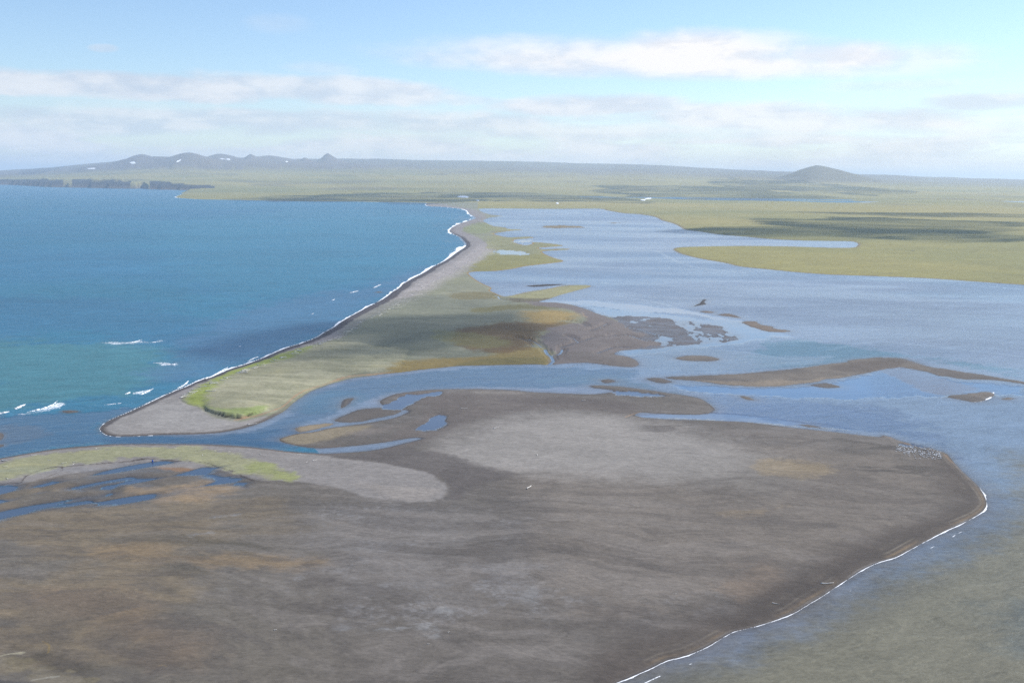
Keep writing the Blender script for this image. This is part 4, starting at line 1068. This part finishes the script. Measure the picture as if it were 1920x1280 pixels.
# ground distances along the seaward crest: logs lie just behind the beach
crest_pts = refine(sea_coast[24:-6], False, 3.0, 0)
rl = random.Random(5)
n_log = 0
while n_log < 210:
    x, y = rl.choice(crest_pts)
    bwm = float(np.interp(y, [381,420,470,500,540,600,660,720,760,800], [22,34,62,58,44,27,20,17,20,60]))
    gx, gy = gp(x, y)
    ppm = FPX/math.sqrt(gx*gx+gy*gy+H*H)
    offm = bwm*(rl.uniform(0.95, 1.35) if (y > 560 or rl.random() < 0.3) else rl.uniform(0.45, 1.2))
    x2 = x+offm*ppm*0.92; y2 = y+offm*ppm*0.0
    if y < 455: continue
    ln = rl.uniform(3.0, 8.0)
    zone = 'far' if y < 545 else ('mid' if y < 640 else 'near')
    put_log(x2, y2, ln, rl.gauss(R(30), R(28)), *lab[zone], thick=rl.uniform(0.7, 1.2)); n_log += 1
for (x, y) in [(63,854),(92,863),(140,866),(180,841),(246,841),(329,841),(403,845),(430,847),(560,852),(12,897),(138,870),(10,875),(487,851),(520,862),(590,863),(120,868),(380,853),(575,866)]:
    put_log(x, y, rl.uniform(1.6, 3.6), rl.uniform(0, 3.1), *lab['strip'], thick=1.3)
# blue barrel on the mud edge
def barrel():
    vs = []; fs = []; n = 12; prof = [(0, 0.27), (0.06, 0.30), (0.25, 0.30), (0.28, 0.315), (0.31, 0.30), (0.58, 0.30), (0.61, 0.315), (0.64, 0.30), (0.84, 0.30), (0.9, 0.27)]
    for z, r in prof:
        for k in range(n):
            a = 2*math.pi*k/n; vs.append((r*math.cos(a), r*math.sin(a), z))
    for i in range(len(prof)-1):
        for k in range(n): fs.append((i*n+k, i*n+(k+1) % n, (i+1)*n+(k+1) % n, (i+1)*n+k))
    fs.append(tuple(range(n-1, -1, -1))); fs.append(tuple((len(prof)-1)*n+k for k in range(n)))
    me = bpy.data.meshes.new('barrel'); me.from_pydata(vs, [], fs); me.materials.append(M_BLUE)
    o = link(bpy.data.objects.new('barrel', me)); X, Y, Z = cast(286, 866); o.location = (X, Y, Z); o.scale = (1.6, 1.6, 1.6)
    o['label'] = 'small blue barrel on the dark mud edge below the grass strip'; o['category'] = 'barrel'
barrel()

# birds roosting on the point of the flat
def bird_mesh():
    vs = []; fs = []; n = 8
    prof = [(-0.34, 0.01, 0.27), (-0.22, 0.05, 0.27), (-0.05, 0.105, 0.25), (0.10, 0.11, 0.26), (0.20, 0.075, 0.31), (0.24, 0.05, 0.38), (0.27, 0.062, 0.44), (0.33, 0.045, 0.45), (0.37, 0.015, 0.44), (0.44, 0.006, 0.425)]
    for x, r, z in prof:
        for k in range(n):
            a = 2*math.pi*k/n; vs.append((x, r*math.cos(a), z+r*math.sin(a)))
    for i in range(len(prof)-1):
        for k in range(n): fs.append((i*n+k, (i+1)*n+k, (i+1)*n+(k+1) % n, i*n+(k+1) % n))
    fs.append(tuple(range(n))); fs.append(tuple((len(prof)-1)*n+k for k in range(n-1, -1, -1)))
    for s in (-1, 1):                     # legs run down from the belly
        b = len(vs)
        for z in (0.18, 0.0):
            for dx, dy in ((-.012, -.012), (.012, -.012), (.012, .012), (-.012, .012)): vs.append((0.03+dx, s*0.04+dy, z))
        for k in range(4): fs.append((b+k, b+(k+1) % 4, b+4+(k+1) % 4, b+4+k))
    me = bpy.data.meshes.new('gull'); me.from_pydata(vs, [], fs); me.materials.append(M_FEATHER)
    for p in me.polygons: p.use_smooth = True
    return me
BIRD = bird_mesh()
rb = random.Random(3); nb = 0
while nb < 290:
    t_ = rb.random()
    bx_ = 1680+85*t_; by_ = 841+13*t_+rb.gauss(0, 3.0+3.0*math.sin(math.pi*t_))
    if by_ > 864 or by_ < 834: continue
    X, Y, Z = cast(bx_, by_)
    o = link(bpy.data.objects.new('gull', BIRD)); o.location = (X, Y, Z)
    o.rotation_euler = (0, 0, rb.gauss(R(200), R(50))); s_ = rb.uniform(1.25, 1.6); o.scale = (s_, s_, s_)
    o['label'] = 'white gull standing in the dense flock near the point of the mudflat'; o['category'] = 'bird'; o['group'] = 'white gulls roosting on the point'
    nb += 1

# breaking waves out on the bar
def breaker(pts, width, height, label, seed=1):
    r = random.Random(seed)
    P = [gp(x, y) for x, y in refine(pts, False, 2.0, 0.3)]
    n = len(P); vs = []; fs = []; prof = [(-0.5, 0.004), (-0.3, 0.35), (-0.1, 1.0), (0.08, 0.85), (0.25, 0.25), (0.5, 0.004)]
    ox, oy = P[n//2]
    for i, (X, Y) in enumerate(P):
        a = P[max(0, i-1)]; b = P[min(n-1, i+1)]
        tx, ty = b[0]-a[0], b[1]-a[1]; L = math.hypot(tx, ty)+1e-6; nx, ny = ty/L, -tx/L
        env = math.sin(math.pi*min(1, max(0, i/(n-1))))**0.6+0.03
        wd = width*env*r.uniform(0.45, 1.25); hz = height*env*r.uniform(0.6, 1.1)
        for (u, z) in prof:
            j = u*wd+r.uniform(-0.1, 0.1)*wd
            vs.append((X-ox+nx*j, Y-oy+ny*j, 0.02+z*hz))
    m_ = len(prof)
    for i in range(n-1):
        for k in range(m_-1): fs.append((i*m_+k, i*m_+k+1, (i+1)*m_+k+1, (i+1)*m_+k))
    me = bpy.data.meshes.new('breaking_wave'); me.from_pydata(vs, [], fs); me.materials.append(M_FOAM)
    for p in me.polygons: p.use_smooth = True
    o = link(bpy.data.objects.new('breaking_wave', me)); o.location = (ox, oy, 0)
    o['label'] = label; o['category'] = 'wave'; o['group'] = 'breaking waves off the spit'
B = [([(-14,776),(5,774),(18,771)], 3.5, 0.7, 'white breaking crest at the left frame edge off the river mouth'),
     ([(27,767),(38,762),(48,757)], 4.0, 0.8, 'bright short breaker just right of the left edge crest'),
     ([(50,773),(80,766),(98,759),(108,751)], 2.0, 0.6, 'long thin breaker trailing foam near the left frame edge'),
     ([(235,739),(240,737),(245,735)], 4.0, 0.7, 'small bright breaker closest to the spit tip'),
     ([(264,740),(276,734),(288,728)], 2.6, 0.7, 'slanting breaker between the spit tip and the small bright breaker'),
     ([(248,737),(262,735),(280,731)], 1.6, 0.3, 'thin foam crest behind the slanting breaker'),
     ([(195,759),(215,757),(228,755.5)], 1.4, 0.3, 'low foam line in the dark water of the river mouth'),
     ([(236,643.5),(252,641),(262,638),(266,636)], 2.4, 0.6, 'isolated whitecap in the open sea, upper of two'),
     ([(262,641.5),(285,642),(310,638.5)], 1.2, 0.4, 'thin crest joined to the upper isolated whitecap'),
     ([(287,680),(305,681),(322,683),(332,681)], 3.2, 0.6, 'isolated whitecap in the open sea, lower of two'),
     ([(332,728),(345,722),(354,713)], 2.2, 0.6, 'breaker rolling on the spit beach, nearest the tip'),
     ([(385,711),(400,704),(414,696),(428,688)], 2.6, 0.6, 'bright long breaker on the beach beside the turf end'),
     ([(464,678),(475,672),(486,668)], 2.2, 0.5, 'short breaker on the beach above the turf end'),
     ([(700,540),(710,535),(714,533)], 5, 0.7, 'small breaker beside the narrow sea shoal'),
     ([(655,549),(665,547),(672,545)], 4, 0.6, 'small breaker left of the narrow sea shoal'),
     ([(622,563),(626,562),(628,560)], 3, 0.6, 'tiny breaker in the sea left of the spit middle'),
     ([(584,589),(588,587)], 3, 0.6, 'tiny lone whitecap near the spit middle'),
     ([(448,649.5),(452,648.5)], 2, 0.5, 'tiny lone whitecap close to the beach near the turf')]
for i, (p, wd, hz, lb) in enumerate(B): breaker(p, wd, hz, lb, i+3)

# clouds overhead whose shade falls on the plain
def cloud(cx, cy, alt, rx, ry, seed, label):
    """a flat-based heap of vapour; stands where its shade falls on the ground point given"""
    k = alt/SUND.z
    X = cx+SUND.x*k; Y = cy+SUND.y*k
    nu, nv = 40, 14; vs = []; fs = []
    for j in range(nv+1):
        th = math.pi*j/nv
        for i in range(nu):
            ph = 2*math.pi*i/nu
            d = Vector((math.sin(th)*math.cos(ph), math.sin(th)*math.sin(ph), math.cos(th)))
            q = 1+0.55*mnoise.fractal(d*1.7+Vector((seed*3.1, 0, 0)), 0.8, 2.1, 4)
            z = d.z*q
            z = z*170 if z > 0 else z*40
            vs.append((d.x*rx*q, d.y*ry*q, z))
    for j in range(nv):
        for i in range(nu): fs.append((j*nu+i, j*nu+(i+1) % nu, (j+1)*nu+(i+1) % nu, (j+1)*nu+i))
    me = bpy.data.meshes.new('cloud'); me.from_pydata(vs, [], fs); me.materials.append(M_THIN if seed > 10 else M_CLOUD)
    for p in me.polygons: p.use_smooth = True
    o = link(bpy.data.objects.new('cloud', me)); o.location = (X, Y, alt); o['kind'] = 'stuff'; o['label'] = label
    return o
def cloud_material(thick=0.52):
    m, t, out = new_mat('cloud_vapour')
    d = t.new('ShaderNodeBsdfDiffuse'); d.inputs[0].default_value = (0.9, 0.9, 0.9, 1)
    tr = t.new('ShaderNodeBsdfTransparent'); mx = t.new('ShaderNodeMixShader')
    pos = t.new('ShaderNodeNewGeometry').outputs['Position']
    f = t.step(t.noise(pos, 0.0016, 6, 0.6, 0.6), 0.36, 0.60, 0.02, thick)
    t.put(mx.inputs[0], f); t.l.new(tr.outputs[0], mx.inputs[1]); t.l.new(d.outputs[0], mx.inputs[2])
    t.l.new(mx.outputs[0], out.inputs[0])
    return m
M_CLOUD = cloud_material()
M_THIN = cloud_material(0.36)
def shade_at(x, y, wpx, alt, depth_y0, depth_y1, seed):
    gx0, gy0 = gp(x, depth_y0, 12); gx1, gy1 = gp(x, depth_y1, 12)
    cx, cy = (gx0+gx1)/2, (gy0+gy1)/2
    rx = wpx*0.5*cy/FPX; ry = abs(gy0-gy1)/2
    cloud(cx, cy, alt, rx, ry, seed, 'flat based white cloud high over the plain')
for a in [(1820, 0, 520, 3000, 397, 404, 1), (1700, 0, 560, 3000, 406, 428, 2), (1560, 0, 560, 3000, 421, 441, 3), (1800, 0, 420, 3000, 428, 446, 4), (1400, 0, 260, 3000, 424, 434, 5),
          (760, 0, 330, 3600, 362, 377, 6), (1020, 0, 340, 3600, 363.5, 377, 7), (1300, 0, 330, 3600, 359, 372, 8), (1480, 0, 240, 3600, 355, 364, 9), (560, 0, 160, 3600, 367, 374, 10), (850, 0, 290, 3000, 572, 645, 11), (940, 0, 240, 3000, 600, 660, 12)]:
    shade_at(*a)

# ------------------------------------------------------------------ the air
def haze():
    x0, x1, y0, y1, z0, z1 = -75000, 75000, -8000, 90000, -4.0, 640.0
    vs = [(x, y, z) for z in (z0, z1) for y in (y0, y1) for x in (x0, x1)]
    fs = [(0, 2, 3, 1), (4, 5, 7, 6), (0, 1, 5, 4), (2, 6, 7, 3), (0, 4, 6, 2), (1, 3, 7, 5)]
    me = bpy.data.meshes.new('haze'); me.from_pydata(vs, [], fs)
    m = bpy.data.materials.new('haze'); m.use_nodes = True
    t = NT(m.node_tree); t.n.clear()
    out = t.new('ShaderNodeOutputMaterial'); pv = t.new('ShaderNodeVolumePrincipled')
    pv.inputs['Color'].default_value = (0.70, 0.85, 1.0, 1)
    pv.inputs['Density'].default_value = 4.0e-5
    pv.inputs['Anisotropy'].default_value = 0.2
    t.l.new(pv.outputs[0], out.inputs['Volume'])
    me.materials.append(m)
    o = link(bpy.data.objects.new('haze', me)); o['kind'] = 'stuff'
haze()
